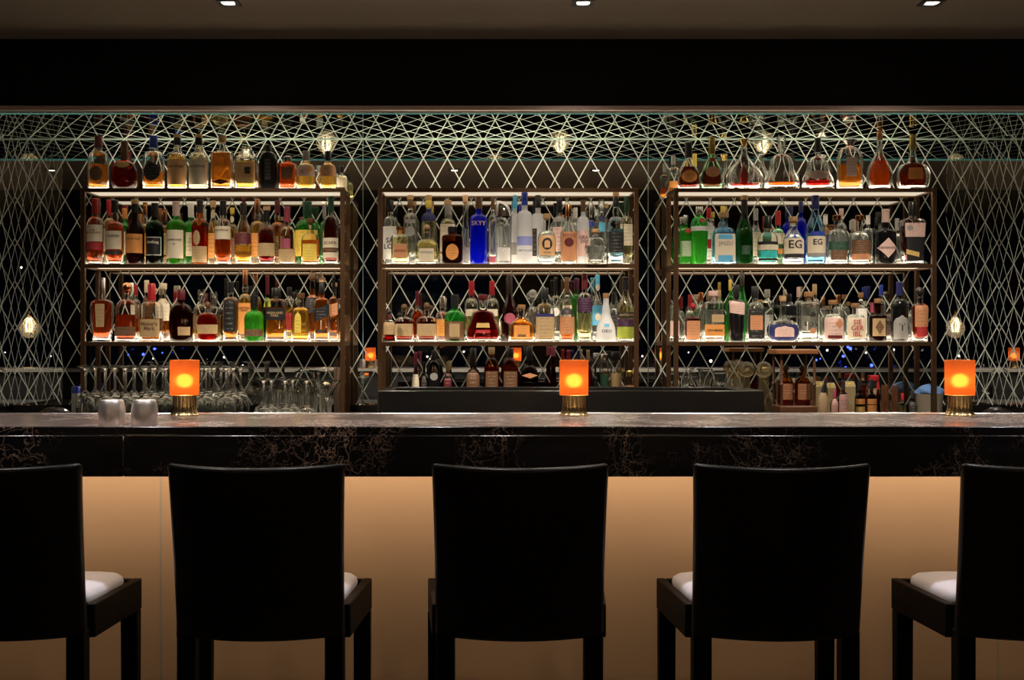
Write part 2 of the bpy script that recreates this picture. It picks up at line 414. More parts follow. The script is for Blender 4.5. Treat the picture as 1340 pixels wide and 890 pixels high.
# ------------------------------------------------------------------ room and mirror niche
XL, XR, YM, YF, ZC = -2.22, 2.464, 5.80, 5.137, 2.252
def lattice(key, ax):
    """mirror with a matt white etched diamond lattice (period .1137 x .2015 m)"""
    t = NT(key); g = t.n('ShaderNodeNewGeometry'); sp = t.n('ShaderNodeSeparateXYZ'); t.l(g.outputs['Position'], sp.inputs[0])
    X, Y, Z = sp.outputs
    if ax == 'back': u, w = X, Z
    elif ax == 'top': u, w = X, t.math('SUBTRACT', ZC + YM, Y)
    elif ax == 'left': u, w = t.math('ADD', Y, XL - YM), Z
    else: u, w = t.math('SUBTRACT', XR + YM, Y), Z
    a = t.math('DIVIDE', t.math('ADD', u, 2.095), .1137); b = t.math('DIVIDE', t.math('SUBTRACT', w, 1.154), .2015)
    def line(q):
        f = t.math('FRACT', q); return t.math('LESS_THAN', t.math('MINIMUM', f, t.math('SUBTRACT', 1.0, f)), .0255)
    k = t.math('MAXIMUM', line(t.math('ADD', a, b)), line(t.math('SUBTRACT', a, b)))
    top = ax == 'top'
    gl = t.n('ShaderNodeBsdfGlossy', Color=(.63, .71, .67, 1) if top else (.70, .72, .70, 1), Roughness=0.0)
    d = t.n('ShaderNodeBsdfDiffuse', Color=(.78, .92, .84, 1) if top else (.60, .63, .58, 1))  # ceiling lines paler green-white: their brighter lighting is put into the colour
    return t.done(t.mixs(k, gl.outputs[0], d.outputs[0]))
seam = pbr('mirror joint', (.25, .34, .32), .3)
struct(MB().box(XL - .02, XR + .02, YM, YM + .03, .9872, ZC).build('wall_back', lattice('etched mirror back', 'back'), smooth=False))
blackp = pbr('black panel', (.010, .010, .011), .5)
struct(MB().box(XL - .02, XL, YF, YM, .9872, ZC).build('wall_left', lattice('etched mirror left', 'left'), smooth=False))
struct(MB().box(XR, XR + .02, YF, YM, .9872, ZC).build('wall_right', lattice('etched mirror right', 'right'), smooth=False))
struct(MB().box(XL, XR, YF, YM, ZC, ZC + .02).build('ceiling', lattice('etched mirror top', 'top'), smooth=False))
for i, x in enumerate((-.5636, .793)):
    struct(MB().box(x - .0016, x + .0016, YM - .0015, YM, .9872, ZC).build('trim_%d' % (i + 1), seam, smooth=False))
# black end panels that close the niche, and the walls beyond
struct(MB().box(XL - .065, XL - .02, YF - .05, YM + .03, 0, 2.277).box(XR + .02, XR + .065, YF - .05, YM + .03, 0, 2.277).build('trim_3', blackp, smooth=False))
wallm = pbr('dark timber wall', (.045, .026, .014), .5, bump=.2, bs=20)
brownc = pbr('brown ceiling paint', (.30, .24, .18), .85)
darkc = pbr('black ceiling', (.012, .011, .010), .7)
struct(MB().box(-6.6, XL - .065, YM, YM + .12, 0, 2.6).box(XR + .065, 7.0, YM, YM + .12, 0, 2.6).build('wall_flank', blackp, smooth=False))
struct(MB().box(-6.6, 7.0, 5.12, 5.20, 2.277, 2.56).build('wall_bulkhead', pbr('bulkhead black', (.0045, .0045, .005), .6, spec=.2), smooth=False))
struct(MB().box(-6.6, 7.0, 5.10, 5.137, 2.258, 2.277).build('trim_4', pbr('bronze strip', (.75, .57, .51), .4, .25), bevel=.002))
struct(MB().box(-6.6, 7.0, 1.35, 5.95, 2.56, 2.60).build('ceiling_bar', brownc, smooth=False))
struct(MB().box(-6.6, 7.0, -4.5, 1.35, 2.56, 2.60).build('ceiling_room', darkc, smooth=False))
struct(MB().box(-6.6, 7.0, -4.5, 5.95, -.05, 0).build('floor', pbr('dark oak floor', (.035, .022, .014), .4, bump=.2, bs=30), smooth=False))
struct(MB().box(-6.72, -6.6, -4.5, 5.95, 0, 2.6).build('wall_west', wallm, smooth=False))
struct(MB().box(7.0, 7.12, -4.5, 5.95, 0, 2.6).build('wall_east', wallm, smooth=False))
# window wall behind the camera, seen in the mirror
wm = MB().box(-6.6, 7.0, -4.5, -4.38, 0, .55)
cols = [(-6.6, -5.2), (-2.9, -2.0), (.15, 1.0), (3.3, 4.0), (6.3, 7.0)]
for a, b in cols: wm.box(a, b, -4.5, -4.38, .55, 2.6)
struct(wm.build('wall_rear', wallm, smooth=False))
pane = thin_glass('window pane', (.86, .90, .95), (.6, .66, .7), refl=.3)
wf = pbr('window frame black', (.02, .02, .02), .4)
for i in range(4):
    a, b = cols[i][1], cols[i + 1][0]
    fr = MB()
    for x0, x1, z0, z1 in ((a, b, .55, .60), (a, b, 2.5, 2.56), (a, a + .05, .60, 2.5), (b - .05, b, .60, 2.5)): fr.box(x0, x1, -4.47, -4.41, z0, z1)
    w = struct(fr.build('window_%d' % (i + 1), wf, smooth=False))
    MB().box(a + .05, b - .05, -4.445, -4.435, .60, 2.5).build('pane', pane, w, smooth=False)
rng = random.Random(5)
for nm, col, n, st, box, lab in (('outside_city_lights', (1, .82, .6), 46, 6, (-7, 9, .3, 3.2), 'scattered warm white city lights far outside the windows'),
                            ('outside_harbour_lights', (.05, .08, 1), 26, 7, (4.6, 6.6, .75, 1.4), 'cluster of blue lights outside seen in the mirror')):
    b = MB()
    for k in range(n):
        x = rng.uniform(box[0], box[1]); z = rng.uniform(box[2], box[3]) if 'harbour' in nm else rng.choice((rng.uniform(.7, 1.2), rng.uniform(.9, 1.1), rng.uniform(.3, 2.6)))
        y = rng.uniform(-9, -7.5); r = rng.uniform(.008, .028)
        if 'harbour' in nm and k > 15: x = rng.uniform(-5.6, -4.9)
        b.lathe([(r * max(.05, sin(pi * i / 5)), z - r * cos(pi * i / 5)) for i in range(6)], 8, x, y)
    o = b.build(nm, emis(nm, col, st)); tag(o, lab, 'lights'); o['kind'] = 'stuff'

struct(MB().box(XL, XR, YF + .0005, YF + .002, ZC - .005, ZC - .0005).build('trim_6', emis('teal edge light', (.35, 1, .80), .14), smooth=False))
struct(MB().box(XL, XR, YM - .004, YM - .0002, ZC - .004, ZC - .0002).build('trim_7', pbr('pale mirror joint', (.55, .72, .66), .4), smooth=False))
# ------------------------------------------------------------------ stone
def stone(key, vein, amt, sc, bc_=((.004, .0035, .003), (.013, .011, .010)), ro=.16):
    t = NT(key); tc = t.n('ShaderNodeTexCoord')
    n1 = t.n('ShaderNodeTexNoise', Scale=3.2 * sc, Detail=6.0, Roughness=.65); t.l(tc.outputs['Object'], n1.inputs['Vector'])
    va = t.nt.nodes.new('ShaderNodeVectorMath'); va.operation = 'MULTIPLY_ADD'; va.inputs[1].default_value = (.34, .34, .34)
    t.l(n1.outputs['Color'], va.inputs[0]); t.l(tc.outputs['Object'], va.inputs[2])
    vs = []
    for s_, th in ((12.0 * sc, .010), (30.0 * sc, .013)):
        v = t.n('ShaderNodeTexVoronoi', Scale=s_); v.feature = 'DISTANCE_TO_EDGE'; t.l(va.outputs[0], v.inputs['Vector'])
        vs.append(t.math('SUBTRACT', 1.0, t.math('MINIMUM', t.math('DIVIDE', v.outputs['Distance'], th * 2.2), 1.0)))
    nm = t.n('ShaderNodeTexNoise', Scale=4.0 * sc, Detail=3.0); t.l(tc.outputs['Object'], nm.inputs['Vector'])
    msk = t.math('MULTIPLY', t.math('MAXIMUM', t.math('SUBTRACT', nm.outputs['Fac'], .47), 0.0), 7.0)
    k = t.math('MINIMUM', t.math('MULTIPLY', t.math('MULTIPLY', t.math('MAXIMUM', vs[0], t.math('MULTIPLY', vs[1], .75)), msk), amt), 1.0)
    n3 = t.n('ShaderNodeTexNoise', Scale=14.0, Detail=4.0); t.l(tc.outputs['Object'], n3.inputs['Vector'])
    base = t.mixc(n3.outputs['Fac'], *bc_)
    p = t.n('ShaderNodeBsdfPrincipled', Roughness=ro); t.l(t.mixc(k, base, c4(vein)), p.inputs['Base Color'])
    return t.done(p.outputs[0])
stone_f = stone('dark emperador stone', (.36, .23, .16), 1.0, 1.0)
stone_glare = stone('dark emperador top with painted glare', (.92, .76, .66), 4.0, 1.5, ((.045, .034, .030), (.32, .24, .21)), .21)  # same stone lightened: grazing reflection and haze on the top put into colour
blackst = pbr('black granite', (.008, .0075, .008), .22)

# ------------------------------------------------------------------ bar counter
bar = thing('bar_counter', 'long black bar counter with copper-veined stone top and lit beige front', 'bar', (0, 2.75, 0))
o = bar; BY = 2.75
def bx(name, mat, x0, x1, y0, y1, z0, z1, bev=.0, par=None, org=0.0):
    return MB().box(x0, x1, y0 - org, y1 - org, z0, z1).build(name, mat, par, bevel=bev)
BX0, BX1 = -3.3, 3.5
bx('counter_slab', stone_f, BX0, BX1, 2.75, 3.24, 1.078, 1.0985, .0015, bar, BY)
bx('counter_top', stone_glare, BX0, BX1, 2.7515, 3.235, 1.0985, 1.10, .0007, bar, BY)
MB().tube([(BX0, .4885, 1.098), (BX1, .4885, 1.098)], .0042, 12).build('rear_lip', pbr('polished lip', (.9, .86, .8), .22, 1.0), bar)
for a, b in ((BX0, -.8045), (-.8028, BX1)):
    bx('fascia', stone_f, a, b, 2.733, 2.755, .988, 1.0805, .002, bar, BY)
panelm = pbr('champagne lacquer panel', (.60, .41, .26), .45, .15, bump=.05, bs=500)
for a, b in ((BX0 + .1, -.797), (-.793, 1.278), (1.282, BX1 - .1)):
    bx('front_panel', panelm, a, b, 3.02, 3.04, .0, 1.078, 0, bar, BY)
for x in (-.795, 1.28): bx('seam_strip', pbr('seam grey', (.42, .40, .37), .4), x - .0015, x + .0015, 3.0195, 3.03, 0, 1.078, 0, bar, BY)
led = emis('warm LED tape', (1, .73, .48), 24.0)
bx('light_strip', led, BX0 + .12, BX1 - .12, 2.85, 2.864, 1.066, 1.0775, 0, bar, BY)
bx('rear_panel', blackp, BX0 + .1, BX1 - .1, 3.20, 3.22, 0, 1.078, 0, bar, BY)
steel = pbr('brushed steel', (.62, .60, .57), .28, 1.0)
bx('rear_edge_strip', pbr('pale edge trim', (.80, .76, .70), .35, .6), BX0, BX1, 3.24, 3.246, 1.077, 1.0995, 0, bar, BY)
ws = thing('work_counter', 'low stainless steel work counter behind the bar, seen in the mirror', 'counter', (0, 3.26, 0))
bx('work_top', steel, BX0 + .2, BX1 - .2, 3.26, 3.78, .86, .89, .003, ws, 3.26)
bx('cabinet', blackp, BX0 + .2, BX1 - .2, 3.28, 3.74, 0, .86, 0, ws, 3.26)
chrome = pbr('chrome', (.75, .75, .74), .08, 1.0)
for k, (x, l) in enumerate(((-1.13, 'arched chrome tap above the work counter at the left end'), (1.5, 'arched chrome tap above the work counter at the right end'))):
    f = thing('tap', l, 'tap', (x, 3.40, .89), 0, 'taps on the work counter')
    MB().lathe([(.024, 0), (.024, .012), (.014, .02), (.013, .06)], 16).build('tap_base', chrome, f)
    MB().tube([(0, 0, .05), (0, 0, .15)] + [(-.06 * (1 - cos(a)), 0, .15 + .06 * sin(a)) for a in [pi * i / 10 for i in range(1, 11)]] + [(-.12, 0, .12)], .010).build('spout', chrome, f)
    MB().tube([(.01, 0, .045), (.06, 0, .07)], .006).build('lever', chrome, f)

# ------------------------------------------------------------------ back counter and plinth
bc = thing('back_counter', 'black back counter running under the three lit shelf racks', 'counter', (0, 4.95, 0))
bx('counter_top', blackst, XL, XR, 4.95, 5.80, .91, .95, .002, bc, 4.95)
for i in range(6):
    w = (XR - XL) / 6; bx('door', blackp, XL + w * i + .003, XL + w * (i + 1) - .003, 4.97, 4.99, .10, .905, .001, bc, 4.95)
bx('carcass', blackp, XL + .01, XR - .01, 4.99, 5.79, 0, .91, 0, bc, 4.95)
bx('upstand', blackst, XL, XR, 5.785, 5.80, .95, .987, 0, bc, 4.95)
pl = thing('counter_plinth', 'raised black stone plinth with sunken top in front of the middle rack', 'plinth', (0, 5.005, .9502))
PXa, PXb = wx(495, 5.005), wx(1000, 5.005)
b = MB(); y0, y1, zt, rm = 0, .435, .137, .035
b.box(PXa, PXb, y0, y0 + rm, 0, zt); b.box(PXa, PXb, y1 - rm, y1, 0, zt); b.box(PXa, PXa + rm * 1.6, y0 + rm, y1 - rm, 0, zt); b.box(PXb - rm * 2.6, PXb, y0 + rm, y1 - rm, 0, zt)
b.build('rim', blackst, pl, bevel=.0025)
MB().box(PXa + rm * 1.6, PXb - rm * 2.6, rm, y1 - rm, 0, zt - .02).build('sunken_top', pbr('tray black', (.01, .01, .01), .35), pl)

# ------------------------------------------------------------------ shelf racks
bronze = pbr('dark bronze', (.165, .092, .048), .36, .85)
lum = None
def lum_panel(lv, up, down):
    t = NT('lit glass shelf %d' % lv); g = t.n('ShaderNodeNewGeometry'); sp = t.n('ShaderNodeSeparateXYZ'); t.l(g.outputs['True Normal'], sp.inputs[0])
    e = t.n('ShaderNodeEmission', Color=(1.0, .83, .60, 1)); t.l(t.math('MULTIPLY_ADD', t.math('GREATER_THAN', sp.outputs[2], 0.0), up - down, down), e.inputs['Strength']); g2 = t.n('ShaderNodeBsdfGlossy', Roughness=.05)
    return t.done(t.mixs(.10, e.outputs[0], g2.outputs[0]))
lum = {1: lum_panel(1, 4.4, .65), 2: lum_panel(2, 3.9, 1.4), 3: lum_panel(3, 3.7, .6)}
ps = .0205
for (pa, pb, lab) in ((105, 451, 'tall bronze shelf rack at the left with three lit glass shelves of whisky'),
                      (494, 836, 'middle bronze shelf rack standing behind the black plinth, its top shelf empty'),
                      (882, 1226, 'tall bronze shelf rack at the right with decanters along its top')):
    xa, xb = wx(pa, 5.5), wx(pb, 5.5); u = thing('shelf_rack', lab, 'shelf', (xa, 5.5, .9502), 0, 'bronze shelf racks'); W = xb - xa; z0 = .9502
    for px_ in (0, W - ps):
        for py_ in (0, .2145): MB().box(px_, px_ + ps, py_, py_ + ps, 0, SHELF[1] - z0).build('post', bronze, u, bevel=.0015)
    for lv, th in ((1, .0165), (2, .019), (3, .019)):
        zt = SHELF[lv] - z0; zb = zt - th; b = MB()
        b.box(ps, W - ps, .001, ps, zb, zt); b.box(ps, W - ps, .215, .234, zb, zt)
        b.box(.001, ps - .001, ps, .2145, zb, zt); b.box(W - ps + .001, W - .001, ps, .2145, zb, zt)
        b.build('shelf_frame', bronze, u, smooth=False)
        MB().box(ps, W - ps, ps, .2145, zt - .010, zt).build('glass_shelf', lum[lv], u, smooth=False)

# ------------------------------------------------------------------ bar stools
lac = pbr('black lacquered wood', (.005, .0045, .004), .36, spec=.20)
lacm = pbr('black satin frame', (.004, .0036, .0034), .5, spec=.05)
seatm = pbr('pale lilac leather', (.46, .49, .60), .5, bump=.1, bs=160)
def stool(x, label):
    s = thing('bar_stool', label, 'stool', (x, 2.58, 0), 0, 'bar stools along the counter')
    # curved back panel, leaning towards the camera, thickness .022
    def side(off):
        G = []
        for j in range(11):
            v = j / 10; z = .664 + (1.037 - .664) * v
            hw = .1785 + .0065 * v * v; row = []
            for i in range(15):
                q = i / 14 * 2 - 1
                row.append((q * hw, -.055 * v - .055 * (1 - q * q) + off + .014, z - .005 * v * (1 - q * q)))
            G.append(row)
        return G
    A, B = side(0), side(.024); V = [p for r in A for p in r] + [p for r in B for p in r]; n = 15; m = 11; N = n * m; Fc = []
    for j in range(m - 1):
        for i in range(n - 1):
            a = j * n + i; Fc.append((a, a + 1, a + n + 1, a + n)); Fc.append((N + a, N + a + n, N + a + n + 1, N + a + 1))
    for j in range(m - 1):
        for i in (0, n - 1):
            a = j * n + i; Fc.append((a, a + n, N + a + n, N + a))
    for i in range(n - 1):
        for j in (0, m - 1):
            a = j * n + i; Fc.append((a, a + 1, N + a + 1, N + a))
    MB().add(V, Fc).build('backrest', lac, s, bevel=.008, seg=3, ang=60)
    lw = .040
    for sx in (-1, 1):
        xo = sx * (.1775 - lw / 2)
        MB().box(xo - lw / 2, xo + lw / 2, .012, .050, 0, .674).build('leg', lacm, s, bevel=.003)
        xo = sx * (.208 - lw / 2); R = []
        for z, k in ((0, .85), (.3, .92), (.652, 1)):
            R.append([(xo + a * lw / 2 * k, .320 + c * .018 * k, z) for a, c in ((-1, -1), (1, -1), (1, 1), (-1, 1))])
        MB().rings(R).build('leg', lacm, s, bevel=.003)
    # seat frame : side rails, front and rear rail with an inner ledge
    b = MB(); z0, z1 = .652, .725
    for sx in (-1, 1):
        R = [[(sx * .168, .052, z0), (sx * .188, .052, z0), (sx * .188, .052, z1), (sx * .168, .052, z1)],
             [(sx * .188, .340, z0), (sx * .209, .340, z0), (sx * .209, .340, z1), (sx * .188, .340, z1)]]
        b.rings(R)
    b.box(-.188, .188, .318, .338, z0, z1); b.box(-.168, .168, .055, .073, z0, z1)
    b.build('seat_frame', lacm, s, bevel=.003)
    MB().box(-.16, .16, .308, .326, .25, .28).build('foot_rail', steel, s, bevel=.003)
    for sx in (-1, 1): MB().box(sx * .172 - .01, sx * .172 + .01, .05, .302, .25, .275).build('stretcher', lac, s, bevel=.002)
    R = []
    for z, k in ((.700, .93), (.715, .985), (.727, 1.0), (.737, .985), (.745, .93), (.750, .80), (.753, .55), (.754, .25)):
        ring = []
        for i in range(40):
            a = 2 * pi * (i + .5) / 40; c, d = cos(a), sin(a); e = 2 / 9
            px_ = math.copysign(abs(c) ** e, c); py_ = math.copysign(abs(d) ** e, d); y = .192 + py_ * .124 * k
            w = .166 + .020 * (y - .05) / .29
            ring.append((px_ * w * k, y, z))
        R.append(ring)
    MB().rings(R).build('seat_cushion', seatm, s, ang=60)
    return s
for x, l in ((-1.022, 'black wooden bar stool at the far left, half cut off by the frame'), (-.471, 'black wooden bar stool second from the left, below the steel tumblers'),
             (.081, 'black wooden bar stool in the middle, below the central table lamp'), (.628, 'black wooden bar stool second from the right, pale seat showing on its left'),
             (1.190, 'black wooden bar stool at the far right, its backrest cut off by the frame')): stool(x, l)

# ------------------------------------------------------------------ lamps and tumblers on the bar
def shade_mat():
    t = NT('orange lamp shade'); tl = t.n('ShaderNodeBsdfTranslucent', Color=(.55, .23, .095, 1)); d = t.n('ShaderNodeBsdfDiffuse', Color=(.7, .34, .18, 1))
    r = t.n('ShaderNodeBsdfRefraction', Color=(1, .56, .24, 1), Roughness=.50, IOR=1.3)
    return t.done(t.mixs(.42, t.mixs(.2, tl.outputs[0], d.outputs[0]), r.outputs[0]))
shade = shade_mat(); brass = pbr('polished brass', (.85, .63, .30), .24, 1.0)
glow = emis('candle bulb', (1, .68, .30), 330.0)
LY = 3.157
for px_, l in ((241.5, 'orange table lamp on the bar at the left beside the steel tumblers'), (751, 'orange table lamp in the middle of the bar in front of the plinth'), (1256, 'orange table lamp on the bar at the right end')):
    L = thing('table_lamp', l, 'lamp', (wx(px_, LY), LY, 1.10), 0, 'orange lamps on the bar')
    MB().lathe([(.037, 0), (.0375, .0025), (.0345, .006), (.0315, .014), (.0305, .03), (.0305, .0505), (.024, .0515)], 48, flute=24, fd=.05).build('lamp_base', brass, L)
    MB().lathe([(.0385, .0515), (.0385, .053), (.012, .053)], 40).build('shade_ring', brass, L)
    MB().lathe([(.0372, .0535), (.0374, .10), (.0374, .1435)], 48, cap0=False, cap1=False).lathe([(.0362, .0535), (.0364, .1435)], 48, cap0=False, cap1=False).build('lamp_shade', shade, L)
    MB().lathe([(.004, .053), (.004, .072)], 10).build('bulb_holder', brass, L)
    MB().lathe([(.0125 * max(.04, sin(pi * i / 8)), .090 - .018 * cos(pi * i / 8)) for i in range(9)], 14).build('bulb', glow, L)
for px_, l in ((146.5, 'brushed steel tumbler upside down on the bar, the left one'), (189, 'brushed steel tumbler upside down on the bar, nearer the lamp')):
    Y = 2.805; steel_t = pbr('satin steel', (.85, .77, .70), .46, 1.0)
    T = MB().lathe([(.0285, 0), (.0290, .001), (.0305, .028), (.0285, .046), (.0258, .0555), (.0240, .0575)], 40).build('steel_tumbler', steel_t); T.location = (wx(px_, Y), Y, 1.10)
    tag(T, l, 'tumbler', 'steel tumblers')

# ------------------------------------------------------------------ downlights
dl_plate = pbr('downlight plate', (.012, .012, .012), .4)
dl_lens = emis('downlight lens', (1, .93, .82), 14.0)
def downlight(x, y, z, label, power, ang=75, grp='recessed downlights', col=(1, .86, .70)):
    d = thing('downlight', label, 'downlight', (x, y, z), 0, grp)
    b = MB(); s = .041
    b.box(-s, s, -s, -.024, -.006, 0); b.box(-s, s, .024, s, -.006, 0); b.box(-s, -.024, -.024, .024, -.006, 0); b.box(.024, s, -.024, .024, -.006, 0)
    b.build('trim_plate', dl_plate, d)
    MB().lathe([(.0235, -.001), (.0235, -.0045), (.018, -.0055)], 24).build('lens', dl_lens, d)
    li = bpy.data.lights.new('beam', 'SPOT'); li.energy = power; li.spot_size = radians(ang); li.spot_blend = .7; li.shadow_soft_size = .03; li.color = col
    lo = bpy.data.objects.new('beam', li); link(lo, d); lo.location = (0, 0, -.012)
for px_, l in ((299, 'leftmost square recessed downlight in the brown ceiling'), (763, 'middle square recessed downlight in the brown ceiling'), (1219, 'rightmost square recessed downlight in the brown ceiling')):
    downlight(wx(px_, 4.56), 4.56, 2.56, l, 105, 130)
for x, w in ((-1.25, 'leftmost'), (-.2, 'second from the left'), (.85, 'second from the right'), (1.9, 'rightmost')):
    downlight(x, 2.55, 2.56, 'recessed downlight in the row above the stools, ' + w, 45, 80, 'downlights above the stools', (1, .95, .95))

# ------------------------------------------------------------------ pendant bulbs seen in the mirror
pg = thin_glass('pendant glass', (.92, .90, .85), (.6, .52, .4), refl=.7, trans=.14)
fil = emis('filament', (1, .66, .36), 60.0)
for x, y, z, l in ((-1.44, .30, 1.37, 'clear glass pendant bulb left of the camera, mirrored above the left rack'), (.73, .30, 1.36, 'clear glass pendant bulb mirrored above the middle rack'),
                   (2.61, .30, 1.37, 'clear glass pendant bulb mirrored above the right rack'), (.135, -.73, 1.42, 'clear glass pendant bulb hanging behind the camera, mirrored beside both side mirrors')):
    p = thing('pendant_lamp', l, 'lamp', (x, y, z), 0, 'glass pendant bulbs')
    MB().lathe([(.004, -.105), (.035, -.099), (.064, -.080), (.086, -.050), (.097, -.015), (.094, .02), (.078, .053), (.052, .083), (.028, .108), (.018, .13)], 24, cap1=False).build('globe', pg, p)
    MB().lathe([(.02, .125), (.022, .13), (.022, .17), (.008, .185)], 16).build('socket', brass, p)
    MB().tube([(0, 0, .18), (0, 0, 2.558 - z)], .003, 6).build('cord', wf, p)
    b = MB()
    for k in range(5):
        a = 2 * pi * k / 5; b.tube([(.012 * cos(a), .012 * sin(a), .10), (.038 * cos(a), .038 * sin(a), .03), (.026 * cos(a), .026 * sin(a), -.04)], .005, 5)
    b.build('filament', fil, p)
# ------------------------------------------------------------------ bottles: (cx, top, width px, depth row, shape, glass, liquid, fill px, cap, labels, name, label)
def row(n, grp, L):
    for t in L: bottle(n, grp, *t)
W_, G_, L_ = 'whisky_bottle', 'gin_bottle', 'liquor_bottle'
G = 'bottles on the top shelf of the left rack'
row(1, G, [
 (128.7, 178, 27.5, 0, 'scotch', 'clear', 'whisky', 216, 'capsule:maroon', [(219, 238, .62, 'round', 'brown', '', ''), (197, 203, .3, 'rect', 'gold', '', '')], W_, 'whisky bottle with maroon foil and crest, first on the left rack top'),
 (163, 185, 36, 0, 'jug', 'redb', 'dark', 222, 'capsule:brown', [(213, 221, .5, 'oval', 'gold', '', '')], 'whisky_flagon', 'round dark red whisky flagon with a brown stopper and gold neck oval'),
 (201, 178, 28.5, 0, 'scotch', 'clear', 'whisky', 226, 'capsule:blue', [(214, 238, .74, 'oval', 'black', '', '')], W_, 'whisky bottle with deep blue neck foil and a black oval label'),
 (232, 176, 25, 0, 'bulge', 'clear', 'gold', 206, 'sleeve:black', [(210, 243, .96, 'rect', 'peach', 'BALVENIE', 'brown', {'tv': .72, 'th': .16})], W_, 'bulge necked whisky bottle with a peach label, fourth on the left rack top'),
 (260, 176, 25, 0, 'bulge', 'clear', 'straw', 207, 'sleeve:black', [(210, 243, .96, 'rect', 'cream', 'BALVENIE', 'brown', {'tv': .72, 'th': .16}), (203, 219, .42, 'diamond', 'cream', '', '', {'xc': .42})], W_, 'bulge necked whisky bottle with a cream label and diamond neck tag'),
 (291, 178, 28, 0, 'square', 'clear', 'whisky', 201, 'cork:cork', [(236, 243, .9, 'diamond', 'copper', '', '', {'metal': 1})], W_, 'square unlabelled bottle full of amber whisky with a cork stopper'),
 (322.5, 192, 28, 0, 'block', 'clear', 'gold', 212, 'facet:clear', [(214, 238, .94, 'rect', 'peach', '', ''), (216, 233, .40, 'rect', 'peach', '響', 'black', {'xc': .25, 'notag': 1, 'th': .9}), (236, 241, .8, 'rect', 'gold', '', '')], W_, 'faceted whisky bottle with a large black brush character and glass stopper'),
 (351, 190, 24.5, 0, 'ovalfl', 'black', None, 0, 'screw:black', [(208, 236, .34, 'rect', 'dark', '', '')], W_, 'all black flat whisky bottle with rounded shoulders on the left rack top'),
 (376.7, 205, 23, 0, 'block', 'clear', 'deep', 214, 'screw:silver', [(220, 235, .62, 'rect', 'brown', '', '')], W_, 'short square bottle of dark amber whisky with a small brown label'),
 (400.7, 198, 25, 0, 'squat', 'clear', 'gold', 214, 'screw:grey', [(217, 232, .94, 'rect', 'pink', '', ''), (223, 230, .3, 'rect', 'pink', '八', 'black', {'xc': -.35, 'notag': 1, 'th': .95}), (219, 227, .26, 'round', 'orange', '', '', {'xc': .45, 'plain': 1})], W_, 'round whisky bottle with a pink label and orange sun on the left rack top'),
 (429.5, 198, 22.5, 0, 'squat', 'clear', 'gold', 213, 'screw:black', [(217, 232, .94, 'rect', 'copper', '', ''), (223, 230, .3, 'rect', 'copper', '八', 'white', {'xc': -.2, 'notag': 1, 'th': .95})], W_, 'round whisky bottle with a copper label at the right end of the left rack top'),
 (447, 218, 17, 1, 'squat', 'clear', 'straw', 232, 'screw:black', [(233, 246, .9, 'rect', 'cream', '', '')], L_, 'small cream labelled bottle behind the right end of the left rack top'),
])
G = 'bottles on the middle shelf of the left rack'
